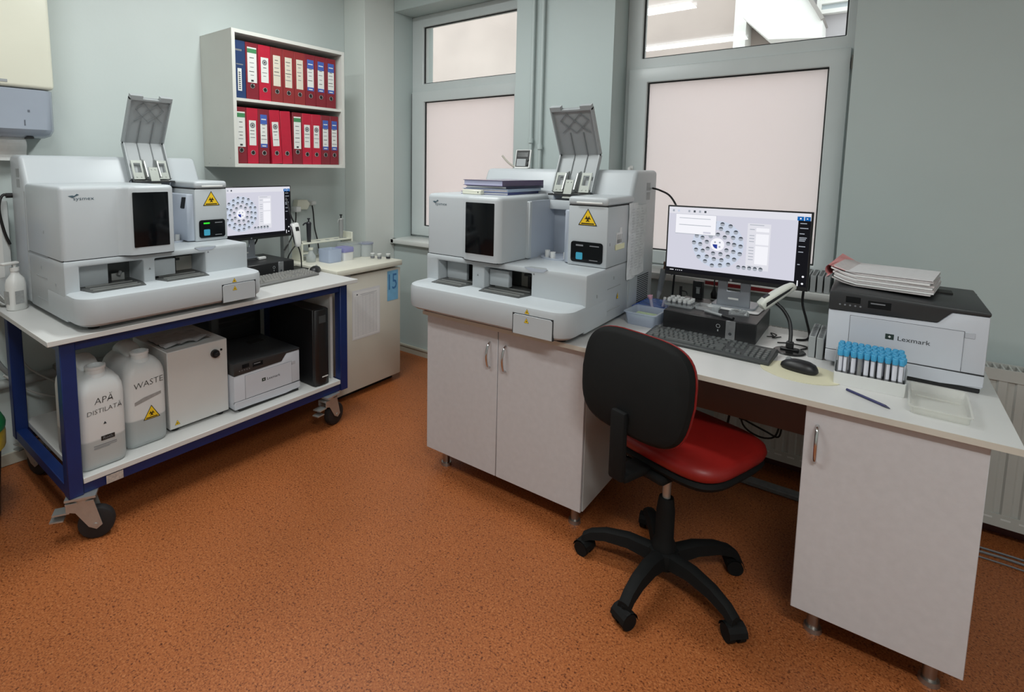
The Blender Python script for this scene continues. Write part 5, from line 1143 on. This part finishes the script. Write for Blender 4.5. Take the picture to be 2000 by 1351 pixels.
def tube_meshes():
    a = G(); a.lathe([(.003, 0), (.0058, .003), (.0062, .008), (.0062, .062), (.0055, .062), (.005, .008)], 10)
    b = G(); b.lathe([(.0062, .0622), (.0072, .0625), (.0074, .080), (.0066, .0815), (.0045, .0815), (.0042, .0765)], 10)
    for k in range(10): an = 2*math.pi*k/10; b.box(.0073*math.cos(an)-.0005, .0073*math.cos(an)+.0005, .0073*math.sin(an)-.0005, .0073*math.sin(an)+.0005, .065, .079)
    c = G(); c.lathe([(.0025, .002), (.005, .006), (.005, .040), (.002, .0405)], 10)
    d = G(); 
    for i in range(6): a0, a1 = R(200+22*i), R(222+22*i); d.add([(.0065*math.cos(a0), .0065*math.sin(a0), .014), (.0065*math.cos(a1), .0065*math.sin(a1), .014), (.0065*math.cos(a1), .0065*math.sin(a1), .060), (.0065*math.cos(a0), .0065*math.sin(a0), .060)], [(0, 1, 2, 3)])
    return mesh_of(a, TG), mesh_of(b, CAPB), mesh_of(c, BLOOD), mesh_of(c, SERUM), mesh_of(d, LBL)
tm = tube_meshes(); random.seed(2)
for j in range(6):
    for i in range(10):
        x, y = -.0765+.0168*i+(.004 if j % 2 else 0)+random.uniform(-.0012, .0012), -.055+.0215*j
        ang = R(1); X, Y = 3.21+x*math.cos(ang)-y*math.sin(ang), -.884+x*math.sin(ang)+y*math.cos(ang)
        spec = (j == 0 and i == 3)
        lab = 'blue-capped tube of yellow-green serum in the front row of the white rack' if spec else 'blue-capped tube, %s from left in the %s row of the white rack' % (ordn[i], ['front', 'second', 'third', 'fourth', 'fifth', 'back'][j])
        c = thing('blood_tube', lab, 'tube', (X, Y, DZ+.0295), random.uniform(-.9, .9), None if spec else 'front row of blue-capped tubes' if j == 0 else 'back rows of blue-capped tubes')
        obj('tube_glass', tm[0], None, c); obj('cap', tm[1], None, c); obj('contents', tm[3] if spec else tm[2], None, c)
        if not spec: obj('tube_label', tm[4], None, c)
t = thing('ball_pen', 'dark blue pen lying at the front of the desk', 'pen', (3.2135, -1.04, DZ), R(-38.8)); g = G(); g.cyl((-.068, 0, .0042), (.05, 0, .0042), .004, n=10); obj('barrel', g, mat('pen_blue', (40,42,88), .3), t); g = G(); g.cyl((.05, 0, .0042), (.064, 0, .0030), .004, .0012, 10); obj('tip', g, mat('pen_tip', (50,52,80), .3), t)
t = thing('plastic_tray', 'flat clear plastic lid lying in front of the printer at the desk edge', 'lid', (3.372, -.965, DZ), R(-2))
sec5 = lambda f, z: [(x*f, y*f, z) for x, y in loop_pts(.135, .235, .012, 3)]
MILK = mat_glass('milky_lid', (252,252,249), .28, 1.3, .7)
g = G(); g.loft([sec5(.90, .001), sec5(.94, .022), sec5(1, .023), sec5(1, .025), sec5(.92, .025), sec5(.88, .003)]); obj('lid', g, MILK, t)
g = G(); g.box(-.05, .05, .05, .056, .003, .006); obj('rib', g, MILK, t)

# ---------------------------------------------------------------- radiator below the right window
def radiator():
    x0, x1 = 2.62, 4.35; z0, z1 = .085, .705
    t = thing('panel_radiator', 'white panel radiator under the right window behind the desk', 'radiator', ((x0+x1)/2, -.13, 0)); X = (x1-x0)/2
    RM = mat('radiator_paint', (186,187,182), .4, var=.02)
    n = int((x1-x0)/.05); sec_f = []; pitch = (x1-x0)/n
    g = G()
    for k, yy in ((0, 0), (1, .075)):
        pts = []
        for i in range(n):
            a = -X+pitch*i
            for f, dy in ((.0, .006), (.30, .006), (.42, 0), (.88, 0)): pts.append((a+pitch*f, yy+dy*(1 if k == 0 else 1)))
        pts.append((X, yy+.006)); back = [(X, yy+.012), (-X, yy+.012)]
        g.prism(pts+back, z0, z1-.02, 'z')
    obj('panel', g, RM, t)
    g = G(); g.box(-X, X, -.003, .003, z1-.045, z1-.0); g.box(-X, X, .085, .09, z1-.045, z1); g.box(-X, X, -.003, .003, z0-.005, z0+.045); obj('trim', g, RM, t)
    sl = G(); sl.box(-.003, .003, 0, .082, 0, .004); me = mesh_of(sl, RM)
    for i in range(int((x1-x0)/.022)):
        o = obj('grille_bar', me, None, t); o.location = (-X+.011+.022*i, .003, z1-.006)
    for s in (-1, 1): g = G(); g.box(s*X-.002, s*X+.002, -.002, .09, z0, z1); obj('end_plate', g, RM, t)
    for x in (-X+.2, X-.2): g = G(); g.box(x-.015, x+.015, .088, .1295, .3, .5); obj('bracket', g, RM, t)
    lt = G(); lt.box(-.014, .014, -.0042, -.0028, 0, .006); me2 = mesh_of(lt, mat('slot_light', (214,215,212), .4))
    for i in range(n): o = obj('bottom_slot', me2, None, t); o.location = (-X+pitch*(i+.65), 0, z0+.025)
radiator()
# grey strip and cables on the floor below the radiator
g = G(); g.box(2.62, 3.06, -.30, -.245, .0005, .022, .004, 1); tag(obj('power_strip', g, mat('strip_grey', (120,122,124), .5, var=.1, vscale=40)), 'grey cable duct on the floor under the desk', 'cable duct')
g = G(); g.tube([(3.5, -.24, .006), (3.7, -.22, .006), (3.95, -.26, .006)], .005, 6); g.tube([(3.5, -.20, .006), (3.75, -.19, .006), (4.0, -.23, .006)], .004, 6); g.tube([(3.5, -.27, .006), (3.72, -.265, .006), (3.95, -.30, .006)], .003, 6); tag(obj('floor_cables', g, mat('cable_mid_grey', (112,114,118), .5)), 'grey cables on the floor below the radiator right of the desk', 'cable')
# cables under the worktop
g = G(); yy = -.45
g.tube([(2.74, -.50, .47), (2.757, yy, .40), (2.775, yy, .40), (2.80, yy, .375), (2.84, yy, .36), (2.89, yy, .345), (2.935, yy, .335), (2.945, yy, .39), (2.95, -.5, .47)], .004, 6)
g.tube([(2.76, -.50, .47), (2.745, yy, .37), (2.735, yy, .30)], .005, 6)
g.tube([(2.79, -.5, .47), (2.80, yy, .35), (2.86, yy, .315), (2.92, yy, .33), (2.94, yy, .40), (2.96, -.5, .46)], .004, 6)
g.box(2.785, 2.81, -.46, -.445, .372, .388)
for x in (2.74, 2.76, 2.79, 2.95, 2.96): g.tube([(x, -.5, .47), (x, -.52, .60), (x, -.5, .76)], .004, 6)
tag(obj('desk_cables', g, CABLE), 'black cables hanging in loops under the desk worktop', 'cable')
